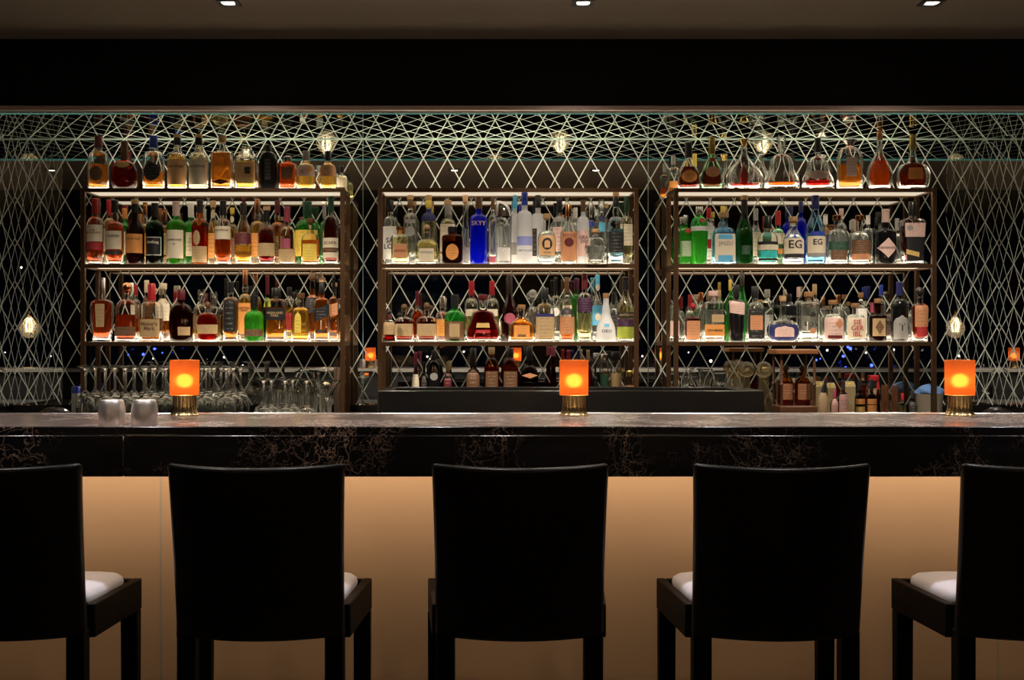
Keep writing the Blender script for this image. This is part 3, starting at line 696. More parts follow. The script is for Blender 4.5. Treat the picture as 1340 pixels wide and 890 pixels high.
row(2, G, [
 (124.5, 260, 23, 0, 'scotch', 'clear', 'deep', 284, 'capsule:red', [(295, 317, .95, 'rect', 'cream', 'THE\nMACALLAN', 'brown', {'th': .45, 'tv': .6}), (318, 328, .95, 'rect', 'red', '', '')], W_, 'red capped whisky bottle with a cream label, first on the left rack middle shelf'),
 (150, 262, 23.6, 0, 'bulge', 'clear', 'deep', 290, 'capsule:dark', [(303, 327, .9, 'rect', 'cream', 'TALISKER', 'black', {'th': .25, 'tv': .72}), (329, 334, .9, 'rect', 'dark', '', '')], W_, 'whisky bottle with a cream label over a dark band, second on its shelf'),
 (176.7, 262, 24, 0, 'slope', 'brown', 'dark', 300, 'sleeve:black', [(307, 332, .92, 'rect', 'orange', 'CAOL ILA', 'brown', {'th': .25, 'tv': .75})], W_, 'dark brown whisky bottle with a square orange label'),
 (202.5, 266, 23, 0, 'scotch', 'dgreen', 'dark', 300, 'capsule:black', [(311, 335, .88, 'rect', 'silver', '', '', {'plain': 1}), (312, 334, .82, 'rect', 'black', 'Ardbeg', 'cream', {'th': .3, 'tv': .72})], W_, 'deep green whisky bottle with a black silver edged label'),
 (230.5, 264, 25, 0, 'scotch', 'green', 'gold', 290, 'capsule:pink', [(302, 339, .88, 'rect', 'cream', 'LAPHROAIG\n \n10', 'black', {'th': .5, 'tv': .58})], W_, 'green whisky bottle with a tall cream label and pale capsule, front of the pair'),
 (250, 266, 20, 1, 'scotch', 'green', 'straw', 292, 'capsule:white', [(305, 336, .9, 'rect', 'cream', '', '')], W_, 'green whisky bottle with a white capsule standing behind the front pair'),
 (261.7, 262, 22, 0, 'highsh', 'amber', 'deep', 296, 'capsule:dark', [(323, 344, .95, 'rect', 'tan', '', ''), (302, 322, .42, 'oval', 'tan', '', '', {'xc': -.2})], W_, 'amber whisky bottle with an upright oval label above a tan label'),
 (279, 263, 17, 1, 'slope', 'clear', 'gold', 292, 'cork:cork', [(276, 286, .5, 'round', 'cream', '', ''), (306, 338, .9, 'rect', 'orange', '', '')], W_, 'golden whisky bottle with a cream neck medallion behind the oval label bottle'),
 (292, 263, 22, 0, 'scotch', 'clear', 'deep', 312, 'capsule:black', [(297, 314, .95, 'rect', 'cream', 'BOWMORE', 'brown', {'th': .3, 'tv': .7})], W_, 'black capped whisky bottle with a cream label high on its shoulder'),
 (304, 272, 14, 1, 'scotch', 'clear', 'gold', 300, 'cork:yellow', [(283, 292, .6, 'round', 'cream', '', ''), (312, 336, .9, 'rect', 'brown', '', '')], W_, 'slim golden bottle with a yellow stopper behind the black capped whisky'),
 (318.5, 266, 22.5, 0, 'slope', 'clear', 'gold', 322, 'capsule:dark', [(306, 320, .95, 'rect', 'maroon', '', '')], W_, 'clear necked whisky bottle with a dark maroon label and golden base'),
 (319, 260, 15, 1, 'champ', 'clear', 'whisky', 290, 'capsule:maroon', [(305, 330, .8, 'rect', 'tan', '', '')], W_, 'tall maroon capped bottle directly behind the maroon label whisky'),
 (337, 261, 20, 1, 'bulge', 'clear', 'gold', 288, 'capsule:copper', [(306, 336, .9, 'rect', 'orange', '', '')], W_, 'round shouldered golden bottle with a copper foil behind the ruby whisky'),
 (349, 271, 23.6, 0, 'squat', 'clear', 'ruby', 302, 'sleeve:black', [(319, 336, .95, 'rect', 'tan', '', '')], W_, 'ruby red whisky bottle with pale cork, black sleeve and tan label'),
 (363, 263, 19, 1, 'bulge', 'clear', 'whisky', 288, 'capsule:maroon', [(310, 336, .9, 'rect', 'brown', '', '')], W_, 'amber bottle with long maroon capsule between the ruby and pink crest bottles'),
 (376, 271, 22.5, 0, 'squat', 'clear', 'gold', 326, 'capsule:rose', [(313, 326, .5, 'rect', 'rose', '', ''), (327, 343, .95, 'rect', 'tan', '', '')], W_, 'whisky bottle with a rose capsule, pink crest and broad tan label'),
 (402, 264, 31, 1, 'scotch', 'green', 'straw', 296, 'capsule:dgreen', [(302, 336, .92, 'rect', 'yellow', '', '')], W_, 'large green bottle with a yellow label behind the short amber bottle'),
 (406.5, 286, 25, 0, 'squat', 'clear', 'whisky', 315, 'cork:brown', [(320, 342, .74, 'rect', 'yellow', '', ''), (295, 300, .34, 'rect', 'tan', '', '')], W_, 'short amber whisky bottle with a square yellow label on the left rack'),
 (433, 257, 21, 0, 'scotch', 'clear', 'dark', 288, 'capsule:dgreen', [(312, 325, .95, 'rect', 'cream', 'SCAPA', 'brown', {'th': .5}), (326, 330, .95, 'rect', 'brown', '', ''), (331, 338, .95, 'rect', 'cream', '', '')], W_, 'tall green capped whisky bottle at the right end of the left rack middle shelf'),
 (424.5, 270, 12, 1, 'tall', 'aqua', 'water', 300, 'screw:grey', [], L_, 'slim clear bottle with a grey top behind the short amber whisky'),
 (143, 262, 18, 1, 'scotch', 'clear', 'gold', 286, 'capsule:red', [(300, 330, .8, 'rect', 'cream', '', '')], W_, 'red topped bottle peeping out behind the second bottle of the shelf'),
 (163, 273, 16, 1, 'tall', 'green', 'straw', 300, 'capsule:orange', [(304, 334, .8, 'rect', 'cream', '', '')], W_, 'green bottle with an orange top half hidden beside the orange label bottle'),
 (190, 265, 16, 1, 'bulge', 'clear', 'gold', 296, 'capsule:copper', [(306, 334, .8, 'rect', 'orange', '', '')], W_, 'golden bottle with copper top in the gap beside the deep green bottle'),
 (216, 274, 15, 1, 'scotch', 'clear', 'whisky', 300, 'capsule:copper', [(306, 334, .8, 'rect', 'tan', '', '')], W_, 'copper topped bottle in the gap between the two green whiskies'),
])
G = 'bottles on the lower shelf of the left rack'
row(3, G, [
 (133.5, 364, 31, 0, 'taper', 'clear', 'deep', 392, 'screw:silver', [(398, 428, .40, 'rect', 'tan', '', '')], W_, 'tapering amber flask with a long dark neck, first on the left rack lower shelf'),
 (166, 370, 29, 0, 'decant', 'clear', 'deep', 412, 'ball:copper', [(428, 440, .95, 'rect', 'brown', '', '')], W_, 'cut decanter with copper ball stopper and brown band on the left rack'),
 (198.5, 371, 28, 0, 'bourbon', 'clear', 'whisky', 417, 'wax:red', [(418, 441, .92, 'rect', 'tan', "Maker's\nMark", 'brown', {'th': .55, 'tv': .62})], 'bourbon_bottle', 'square bourbon bottle with dripping red wax and a tan label'),
 (192, 367, 16, 1, 'slope', 'clear', 'whisky', 396, 'capsule:cream', [(390, 415, .9, 'rect', 'brown', '', '')], W_, 'pale capped bottle rising behind the red wax bourbon bottle'),
 (178, 373, 12, 1, 'tall', 'clear', 'gold', 398, 'capsule:red', [(400, 430, .8, 'rect', 'cream', '', '')], W_, 'slim bottle with red and white cap left of the red wax bourbon'),
 (214, 371, 20, 1, 'highsh', 'clear', 'whisky', 400, 'cork:cream', [(391, 420, .92, 'rect', 'cream', '', '')], W_, 'bottle with a big plain cream label behind the broad dark bottle'),
 (237, 379, 31.5, 0, 'dome', 'brown', 'dark', 396, 'screw:maroon', [(428, 439, .5, 'rect', 'tan', '', '', {'xc': .35})], W_, 'broad dark brown dome shouldered bottle with a small low tan label'),
 (272, 395, 29, 0, 'dome', 'clear', 'red', 412, 'ball:brown', [(425, 437, .95, 'rect', 'tan', '', '')], W_, 'low round bottle of bright red spirit with a tan band'),
 (264, 379, 22, 1, 'decant', 'clear', 'gold', 412, 'facet:clear', [(414, 432, .8, 'rect', 'brown', '', '')], W_, 'clear bottle with a tall glass stopper behind the low red bottle'),
 (281.5, 383, 13, 1, 'decant', 'clear', 'gold', 418, 'facet:clear', [], W_, 'small clear decanter with faceted stopper to the right behind the low red bottle'),
 (302, 369, 21, 0, 'tall', 'clear', 'whisky', 392, 'capsule:black', [(393, 434, .72, 'rect', 'black', '', '')], W_, 'amber whisky bottle with one tall narrow black label'),
 (296, 365, 12, 1, 'champ', 'dgreen', 'dark', 390, 'capsule:black', [], W_, 'black capped bottle just behind the tall black label whisky'),
 (321, 354, 19, 1, 'bulge', 'clear', 'gold', 384, 'capsule:copper', [(397, 437, .95, 'rect', 'orange', 'WRITERS\nTEARS', 'maroon', {'th': .3, 'tv': .80})], W_, 'tall golden whisky bottle with an orange label behind the short green bottle'),
 (332.5, 387, 25.5, 0, 'squat', 'bright', 'straw', 410, 'capsule:black', [(431, 440, .95, 'rect', 'brown', '', '')], W_, 'short bright green bottle with a black neck on the left rack'),
 (361.5, 377, 27, 0, 'block', 'clear', 'whisky', 402, 'screw:black', [(404, 419, .95, 'rect', 'black', 'HIGHLAND\nPARK', 'tan', {'th': .62})], W_, 'square shouldered whisky bottle with a black label across its top half'),
 (350, 361, 13, 1, 'champ', 'dgreen', 'dark', 386, 'capsule:maroon', [(390, 402, .8, 'rect', 'lime', '', '')], W_, 'dark bottle with a maroon gold edged capsule behind the square shouldered whisky'),
 (379, 376, 15, 1, 'block', 'clear', 'gold', 402, 'screw:black', [(410, 432, .8, 'rect', 'red', '', '')], W_, 'black topped bottle left behind the carved decanter'),
 (393.7, 384, 25, 0, 'decant', 'clear', 'gold', 402, 'cork:brown', [(409, 436, .34, 'arch', 'yellow', '', '', {'xc': -.2})], W_, 'golden carved decanter with an arch motif and brown stopper'),
 (409, 357, 21, 1, 'squat', 'clear', 'whisky', 378, 'cork:brown', [(390, 410, .9, 'rect', 'dark', '', '')], W_, 'round amber bottle with a brown stopper rising behind the carved decanter'),
 (421.5, 364, 20.5, 0, 'bourbon', 'clear', 'whisky', 384, 'sleeve:black', [(402, 418, .94, 'rect', 'black', '', '', {'slope': .42}), (432, 436, .7, 'rect', 'dark', '', '')], W_, 'square whisky bottle with a slanting black label near the right post'),
 (436.6, 362, 12.5, 1, 'bourbon', 'clear', 'whisky', 388, 'capsule:black', [(398, 414, .94, 'rect', 'copper', '', '', {'slope': .35})], W_, 'square whisky bottle with a slanting copper label against the right post'),
])
G = 'bottles on the upper shelf of the middle rack'
row(2, G, [
 (511, 262, 20, 1, 'tall', 'clear', 'water', 285, 'screw:black', [(297, 340, .95, 'rect', 'white', 'SA\nLOS', 'black', {'th': .42, 'tv': .48})], 'tequila_bottle', 'clear bottle with a tall white label and bold black letters, far left'),
 (524, 297, 23.5, 0, 'block', 'clear', 'straw', 312, 'cork:copper', [(320, 338, .74, 'rect', 'copper', 'AVION', 'maroon', {'th': .3})], 'tequila_bottle', 'short square tequila bottle with a copper label'),
 (537, 251, 19, 1, 'tall', 'clear', 'water', 280, 'sleeve:brown', [(297, 310, .66, 'round', 'grey', '', ''), (288, 293, .7, 'rect', 'grey', '', '')], 'tequila_bottle', 'tall clear bottle with a round grey seal label'),
 (561, 251, 19.5, 1, 'tall', 'clear', 'straw', 284, 'sleeve:yellow', [(274, 290, .97, 'rect', 'navy', '', '', {'plain': 1}), (292, 318, .5, 'oval', 'dark', '', '')], 'tequila_bottle', 'tall bottle with cobalt blue shoulders and straw coloured spirit'),
 (558.5, 294, 30, 0, 'patron', 'clear', 'straw', 318, 'ball:cork', [(326, 343, .66, 'rect', 'cream', 'PATRON', 'grey', {'th': .35, 'tv': .7})], 'tequila_bottle', 'squat tequila bottle with a round cork ball stopper'),
 (586, 262, 22, 1, 'scotch', 'clear', 'straw', 290, 'sleeve:grey', [(294, 330, .9, 'rect', 'cream', '', '')], L_, 'tall cork stoppered clear bottle behind the dark square bottle'),
 (592, 297, 27, 0, 'block', 'brown', 'dark', 316, 'screw:black', [(320, 341, .62, 'oval', 'orange', '', '')], L_, 'dark brown square bottle with an amber oval label'),
 (609, 251, 16, 1, 'bellb', 'clear', 'water', 300, 'cork:peach', [(324, 342, .8, 'rect', 'grey', '', '')], 'vodka_bottle', 'slender clear bottle flaring to a bell base left of the cobalt bottle'),
 (626.5, 258, 23, 0, 'tall', 'blue', 'blue', 285, 'screw:brown', [(287, 299, .9, 'rect', 'navy', 'SKYY', 'gold', {'notag': 1, 'tw': .9, 'th': .75})], 'vodka_bottle', 'cobalt blue vodka bottle with gold letters'),
 (645, 258, 12, 1, 'tall', 'clear', 'water', 290, 'capsule:brown', [(336, 344, .8, 'rect', 'rose', '', '')], 'vodka_bottle', 'narrow clear bottle with a brown top beside the chrome hooded bottle'),
 (674, 253, 14, 1, 'tall', 'frost', None, 0, 'capsule:sky', [(318, 334, .8, 'rect', 'grey', '', '')], 'vodka_bottle', 'frosted white bottle with a pale blue neck strip'),
 (686.5, 251, 20.5, 0, 'tall', 'frost', None, 0, 'capsule:blue', [(310, 322, .95, 'rect', 'lilac', '', '', {'plain': 1}), (325, 332, .95, 'rect', 'white', 'GREY GOOSE', 'navy', {'notag': 1, 'tw': .95})], 'vodka_bottle', 'frosted vodka bottle with a blue cap and lilac picture'),
 (704, 254, 19, 1, 'tall', 'frost', None, 0, 'capsule:black', [(300, 336, .3, 'rect', 'dark', '', '', {'xc': -.5})], 'vodka_bottle', 'frosted white bottle with a black capsule and dark upright print'),
 (715.5, 280, 24, 0, 'squat', 'clear', 'water', 302, 'cork:cork', [(309, 335, .86, 'rect', 'peach', 'VODKA', 'black', {'th': .10, 'tv': .14, 'tw': .5}), (312, 328, .56, 'oval', 'dark', '', '', {'plain': 1}), (315, 325, .30, 'arch', 'peach', '', '')], 'vodka_bottle', 'short clear bottle with a peach label and black woodcut emblem'),
 (732, 258, 20, 1, 'scotch', 'clear', 'water', 286, 'capsule:black', [(284, 291, .9, 'rect', 'grey', '', ''), (298, 330, .9, 'rect', 'pink', '', '')], 'vodka_bottle', 'black capped clear bottle behind the copper label bottle'),
 (744, 268, 22, 0, 'slope', 'clear', 'water', 292, 'screw:copper', [(304, 342, .95, 'rect', 'copper', "TITO'S", 'maroon', {'th': .16, 'tv': .86}), (312, 324, .56, 'oval', 'maroon', '', '', {'plain': 1})], 'vodka_bottle', 'clear vodka bottle with a copper label and dark oval'),
 (753, 272, 14, 1, 'tall', 'clear', 'water', 296, 'screw:white', [], 'vodka_bottle', 'plain clear bottle with a white cap behind the frosted GRA bottle'),
 (763, 262, 16, 0, 'tall', 'frost', None, 0, 'capsule:brown', [(302, 336, .93, 'rect', 'pink', 'GRA\nDE', 'maroon', {'th': .5, 'tv': .65})], 'vodka_bottle', 'frosted bottle with a pale pink label and dark red letters'),
 (773, 268, 12, 1, 'tall', 'clear', 'water', 292, 'screw:silver', [(290, 297, .8, 'rect', 'blue', '', '')], 'vodka_bottle', 'clear bottle with a small blue label behind the crystal skull'),
 (779.5, 300, 29, 4, 'skull', 'clear', 'water', 322, 'cork:cork', [], 'vodka_bottle', 'clear crystal skull bottle with a cork stopper'),
 (787, 261, 16, 1, 'tall', 'clear', 'water', 290, 'facet:clear', [(281, 290, .6, 'round', 'navy', '', '', {'plain': 1}), (292, 304, .5, 'rect', 'sky', '', '')], 'vodka_bottle', 'tall clear bottle with a dark blue round label behind the skull'),
 (806, 249, 21, 0, 'bulge', 'clear', 'sky', 300, 'sleeve:black', [(304, 331, .95, 'rect', 'black', '', '')], 'vodka_bottle', 'clear bottle with a large black label and tall black sleeve at the right'),
 (820, 257, 17, 1, 'scotch', 'clear', 'straw', 290, 'capsule:dgreen', [(294, 322, .85, 'rect', 'cream', '', '')], 'vodka_bottle', 'green capped clear bottle squeezed against the right post'),
])
# the bottle with the curved chrome hood
Y = ROWY[0]; rt = thing('vodka_bottle', 'clear cylinder bottle under a curved chrome hood, right of the cobalt bottle', 'bottle', (wx(659, Y), Y, SHELF[2] + LIFT), 0, G)
hw = 21 * Y / F / 2; hh = wz(284, Y) - SHELF[2]
MB().lathe([(hw * .95, 0), (hw, .004), (hw, hh * .55), (hw * 1.02, hh)], 26).build('bottle_body', GL['clear'](), rt)
MB().lathe([(hw * .9, .006), (hw * .9, hh * .8)], 26).build('liquid', liq('water'), rt)
ht = wz(263, Y) - SHELF[2] - hh; R = []
for i in range(9):
    t = i / 8; k = cos(t * pi / 2 * .93); R.append([(hw * 1.04 * k * cos(2 * pi * j / 24) - hw * .75 * t * t, hw * 1.0 * k * sin(2 * pi * j / 24), hh + ht * sin(t * pi / 2)) for j in range(24)])
MB().rings(R).build('chrome_hood', chrome, rt, ang=70)
P0 = Prof('tall', hw, hh / .62); V, Fc = label_patch(P0, .015, .075, .8, 'rect', .0012); MB().add(V, Fc).build('label', paper('label white', PAL['white']), rt)

G = 'bottles on the lower shelf of the middle rack'
row(3, G, [
 (509.5, 405, 16, 4, 'squat', 'clear', 'ruby', 434, 'ball:dark', [(411, 418, .5, 'round', 'maroon', '', '', {'plain': 1, 'xc': .1}), (422, 438, .92, 'rect', 'tan', '', '')], 'rum_bottle', 'round rum bottle with a maroon seal against the left post'),
 (529, 398, 26, 0, 'rumsq', 'clear', 'dark', 421, 'ball:brown', [(424, 440, .93, 'rect', 'tan', '', '')], 'rum_bottle', 'squat dark rum bottle with a tan map label, left of its twin'),
 (558.5, 396, 27, 0, 'rumsq', 'clear', 'dark', 421, 'ball:brown', [(424, 440, .93, 'rect', 'tan', '', '')], 'rum_bottle', 'squat dark rum bottle with a tan map label, nearer the green bottle'),
 (546, 381, 26, 1, 'bell', 'clear', 'deep', 408, 'capsule:maroon', [], 'rum_bottle', 'flared rum decanter with a maroon neck behind the two squat rums'),
 (579, 388, 20, 1, 'squat', 'clear', 'orange', 420, 'screw:silver', [(418, 440, .8, 'rect', 'orange', '', '')], 'rum_bottle', 'clear bottle with silver cap and orange spirit behind the green bottle'),
 (595, 386, 26.5, 0, 'squat', 'bright', 'dark', 424, 'capsule:black', [(421, 444, .92, 'rect', 'brown', '', ''), (424, 441, .5, 'rect', 'tan', '', '')], 'rum_bottle', 'green bottle with a black neck and a brown portrait label'),
 (632, 386, 47, 0, 'wide', 'clear', 'ruby', 406, 'cork:maroon', [(423, 429, .42, 'rect', 'gold', '', ''), (432, 436, .42, 'rect', 'red', '', '')], 'rum_bottle', 'very wide red trapezoid flask with a small gold label'),
 (617, 368, 19, 1, 'scotch', 'clear', 'straw', 410, 'capsule:red', [(405, 414, .8, 'rect', 'cream', '', '')], 'rum_bottle', 'red capped clear bottle behind the left of the wide red flask'),
 (644, 368, 18, 1, 'scotch', 'clear', 'straw', 410, 'capsule:red', [(405, 414, .8, 'rect', 'cream', '', '')], 'rum_bottle', 'red capped clear bottle behind the right of the wide red flask'),
 (667, 360, 19, 1, 'champ', 'redb', 'dark', 390, 'capsule:dark', [(410, 424, .8, 'round', 'rose', '', '')], L_, 'tall dark red bottle with a long slim neck behind the house shaped bottle'),
 (682.5, 399, 35, 0, 'house', 'clear', 'whisky', 417, 'cork:wood', [(426, 442, .60, 'rect', 'orange', '', ''), (438, 441, .3, 'rect', 'brown', '', '')], 'rum_bottle', 'house shaped amber bottle with sloping shoulders and wooden stopper'),
 (713, 377, 25, 0, 'decant', 'clear', 'gold', 412, 'screw:black', [(411, 415, .96, 'rect', 'navy', '', '', {'plain': 1}), (415, 443, .96, 'rect', 'tan', '', '')], 'rum_bottle', 'clear shouldered bottle with a mottled tan label under a navy band'),
 (697, 379, 15, 1, 'squat', 'clear', 'water', 408, 'ball:grey', [(413, 425, .6, 'rect', 'dark', '', '')], 'rum_bottle', 'clear bottle with a rounded silver stopper behind the navy band bottle'),
 (742, 382, 20, 0, 'squat', 'clear', 'orange', 426, 'facet:clear', [(403, 412, .95, 'rect', 'dark', '', '', {'plain': 1}), (415, 438, .95, 'rect', 'copper', '', '')], 'rum_bottle', 'bottle with a black shoulder label over a copper label and red base'),
 (727, 363, 14, 1, 'decant', 'clear', 'water', 400, 'capsule:black', [(403, 414, .7, 'round', 'white', '', '')], 'rum_bottle', 'clear bottle with a black pourer and round white seal'),
 (742, 363, 17, 1, 'squat', 'clear', 'straw', 396, 'capsule:brown', [(400, 420, .7, 'rect', 'cream', '', '')], 'rum_bottle', 'clear bottle with a brown capsule behind the copper label bottle'),
 (765, 358, 20.5, 0, 'scotch', 'clear', 'straw', 410, 'capsule:maroon', [(390, 409, .96, 'rect', 'purple', '', '')], L_, 'tall clear bottle with a deep purple label and silver script'),
 (754, 364, 11, 1, 'tall', 'green', 'straw', 392, 'capsule:purple', [], L_, 'green bottle with a purple capsule behind the purple label bottle'),
 (782, 360, 15, 1, 'slope', 'clear', 'water', 395, 'capsule:sky', [(400, 426, .95, 'rect', 'sky', '', ''), (410, 420, .5, 'oval', 'cream', '', ''), (372, 381, .5, 'round', 'cream', '', '')], L_, 'clear bottle with a bright blue label and blue cap'),
 (793, 384, 26, 0, 'carafe', 'frost', None, 0, 'cork:wood', [(422, 429, .6, 'rect', 'sky', '', '', {'notag': 1}), (429, 438, .55, 'rect', 'white', 'ORO', 'black', {'notag': 1, 'tw': .9, 'th': .95}), (424, 428, .3, 'rect', 'sky', '', '', {'plain': 1})], L_, 'frosted white carafe bottle with bold black letters and cork'),
 (818.5, 363, 23, 0, 'slope', 'clear', 'straw', 400, 'capsule:black', [(409, 416, .96, 'rect', 'dark', 'ANTIGUO', 'tan', {'th': .7}), (418, 428, .96, 'rect', 'purple', '', ''), (428, 443, .96, 'rect', 'lime', '', '')], L_, 'black capped bottle with a lime green label at the right post'),
 (803, 382, 13, 1, 'squat', 'clear', 'water', 404, 'screw:black', [(412, 440, .8, 'rect', 'dark', '', '')], L_, 'small black capped bottle between the white carafe and lime label bottle'),
])
G = 'bottles standing on the back counter under the middle rack'
row(4, G, [
 (544, 461, 12, 2, 'slope', 'clear', 'red', 480, 'capsule:rose', [(490, 520, .8, 'rect', 'cream', '', '')], L_, 'rose capped slim bottle at the left under the middle rack'),
 (555, 474, 10, 2, 'scotch', 'dgreen', 'dark', 490, 'capsule:black', [(492, 520, .8, 'rect', 'dark', '', '')], L_, 'small black capped dark bottle second from left under the middle rack'),
 (568, 459, 17, 2, 'ovalfl', 'black', None, 0, 'screw:black', [(488, 498, .6, 'round', 'grey', '', '')], L_, 'black pointed bottle with a grey emblem under the middle rack'),
 (586, 474, 13, 2, 'tall', 'brown', 'dark', 492, 'capsule:tan', [(488, 520, .8, 'rect', 'maroon', '', '')], L_, 'brown bottle with a tan paper neck under the middle rack'),
 (619, 456, 20, 2, 'squat', 'redb', 'dark', 475, 'screw:black', [(480, 515, .85, 'arch', 'brown', '', '')], L_, 'dark red bottle with a brown arched label under the wide red flask'),
 (643.5, 455, 20, 2, 'ovalfl', 'amber', 'deep', 480, 'cork:tan', [(486, 512, .8, 'rect', 'brown', '', '')], L_, 'amber flask with a pale stopper, left of the two amber flasks'),
 (668, 456, 22, 2, 'ovalfl', 'amber', 'deep', 480, 'screw:black', [(486, 512, .8, 'rect', 'brown', '', '')], L_, 'amber flask with a black cap, right of the two amber flasks'),
 (693, 454, 25, 2, 'dome', 'brown', 'dark', 478, 'screw:black', [(488, 495, .85, 'diamond', 'copper', '', '')], L_, 'large dark round bottle with a copper diamond band under the middle rack'),
 (724, 454, 14, 2, 'bellb', 'redb', 'ruby', 480, 'capsule:rose', [], L_, 'crimson bottle with a rose capsule left of the central lamp'),
 (744, 458, 11, 2, 'tall', 'clear', 'red', 480, 'capsule:red', [], L_, 'red capped bottle hidden by the central lamp, left one'),
 (757, 459, 11, 2, 'tall', 'dgreen', 'dark', 480, 'capsule:navy', [], L_, 'navy capped bottle hidden by the central lamp, right one'),
 (769.5, 458, 11, 2, 'tall', 'amber', 'deep', 480, 'capsule:tan', [], L_, 'bottle with a tan wrapped top just right of the central lamp'),
 (779, 476, 7, 2, 'tall', 'black', None, 0, 'screw:black', [], L_, 'narrow black bottle right of the central lamp'),
])
def jar(px, top, w, Y, col, lid, label, zb=.9502, name='jar'):
    h = wz(top, Y) - zb; r = w * Y / F / 2; j = thing(name, label, 'jar', (wx(px, Y), Y, zb), 0, 'jars and small glasses on the back counter')
    MB().lathe([(r * .9, 0), (r, .004), (r, h * .80), (r * .8, h * .86), (r * .8, h * .9)], 20).build('jar_body', GL['clear'](), j)
    MB().lathe([(r * .9, .004), (r * .9, h * .66)], 18).build('contents', pbr('preserve ' + col, pal(col), .6, bump=.6, bs=150), j)
    MB().lathe([(r * .92, h * .86), (r * .95, h * .87), (r * .95, h * .985), (r * .85, h)], 20, flute=20, fd=.03).build('lid', capmat(lid), j)
jar(791, 463, 11, 5.6, 'dgreen', 'silver', 'glass jar of green preserve with a silver lid under the middle rack')
jar(806, 460, 14, 5.6, 'tan', 'black', 'squat glass jar with a black lid under the middle rack')
jar(824, 485, 12, 5.6, 'copper', 'gold', 'small amber jar beside the right post of the middle rack')

G = 'decanters on the top shelf of the right rack'
row(1, G, [
 (901, 187, 29, 0, 'cognac', 'clear', 'dark', 219, 'capsule:black', [(224, 240, .70, 'oval', 'orange', '', ''), (207, 209, .33, 'rect', 'silver', '', '')], 'cognac_bottle', 'dark cognac bottle with an orange oval label, first on the right rack top'),
 (881, 204, 15, 1, 'bourbon', 'clear', 'whisky', 238, 'screw:grey', [(238, 246, .8, 'rect', 'orange', '', '')], 'cognac_bottle', 'grey capped bottle behind the left end of the right rack top'),
 (909, 202, 16, 1, 'cognac', 'clear', 'dark', 226, 'capsule:yellow', [], 'cognac_bottle', 'yellow necked bottle behind the first cognac on the right rack'),
 (931.5, 180, 27, 0, 'cognac', 'aqua', 'dark', 225, 'capsule:gold', [(207, 213, .28, 'round', 'red', '', '', {'plain': 1}), (219, 233, .70, 'oval', 'copper', '', '')], 'cognac_bottle', 'sloping cognac bottle with a red seal and copper label'),
 (950, 203, 18, 1, 'heart', 'clear', 'water', 240, 'flare:gold', [], 'decanter', 'clear decanter with a gold stopper behind the teardrop decanter'),
 (973.5, 182, 52, 0, 'heart', 'clear', 'red', 241, 'flare:gold', [], 'decanter', 'wide clear decanter holding a dark red teardrop, gold stopper'),
 (997, 198, 30, 1, 'heart', 'clear', 'water', 240, 'screw:clear', [], 'decanter', 'clear decanter half hidden between the teardrop and steeple decanters'),
 (1022.5, 177, 47, 0, 'bell', 'clear', 'orange', 239, 'facet:clear', [], 'decanter', 'nearly empty clear bell shaped decanter with a glass stopper'),
 (1070, 181, 43, 0, 'bell', 'clear', 'red', 237, 'capsule:dark', [(226, 234, .36, 'oval', 'copper', '', '', {'xc': .1}), (224, 236, .6, 'oval', 'pink', '', '', {'xc': -.1})], 'cognac_bottle', 'bell shaped cognac decanter with a black neck and copper oval'),
 (1112, 183, 34, 0, 'ovalfl', 'clear', 'whisky', 216, 'flare:silver', [(207, 232, .40, 'rect', 'pink', '', '')], 'cognac_bottle', 'rounded amber bottle with a pale pink label and flared stopper'),
 (1151, 171, 34, 0, 'tear', 'clear', 'deep', 211, 'capsule:copper', [], 'cognac_bottle', 'tall teardrop decanter of amber with a copper neck band'),
 (1194.5, 176, 46, 0, 'onion', 'clear', 'dark', 215, 'capsule:gold', [(221, 236, .42, 'rect', 'orange', '', '')], 'cognac_bottle', 'onion shaped dark decanter with an orange square label, last on the right'),
])
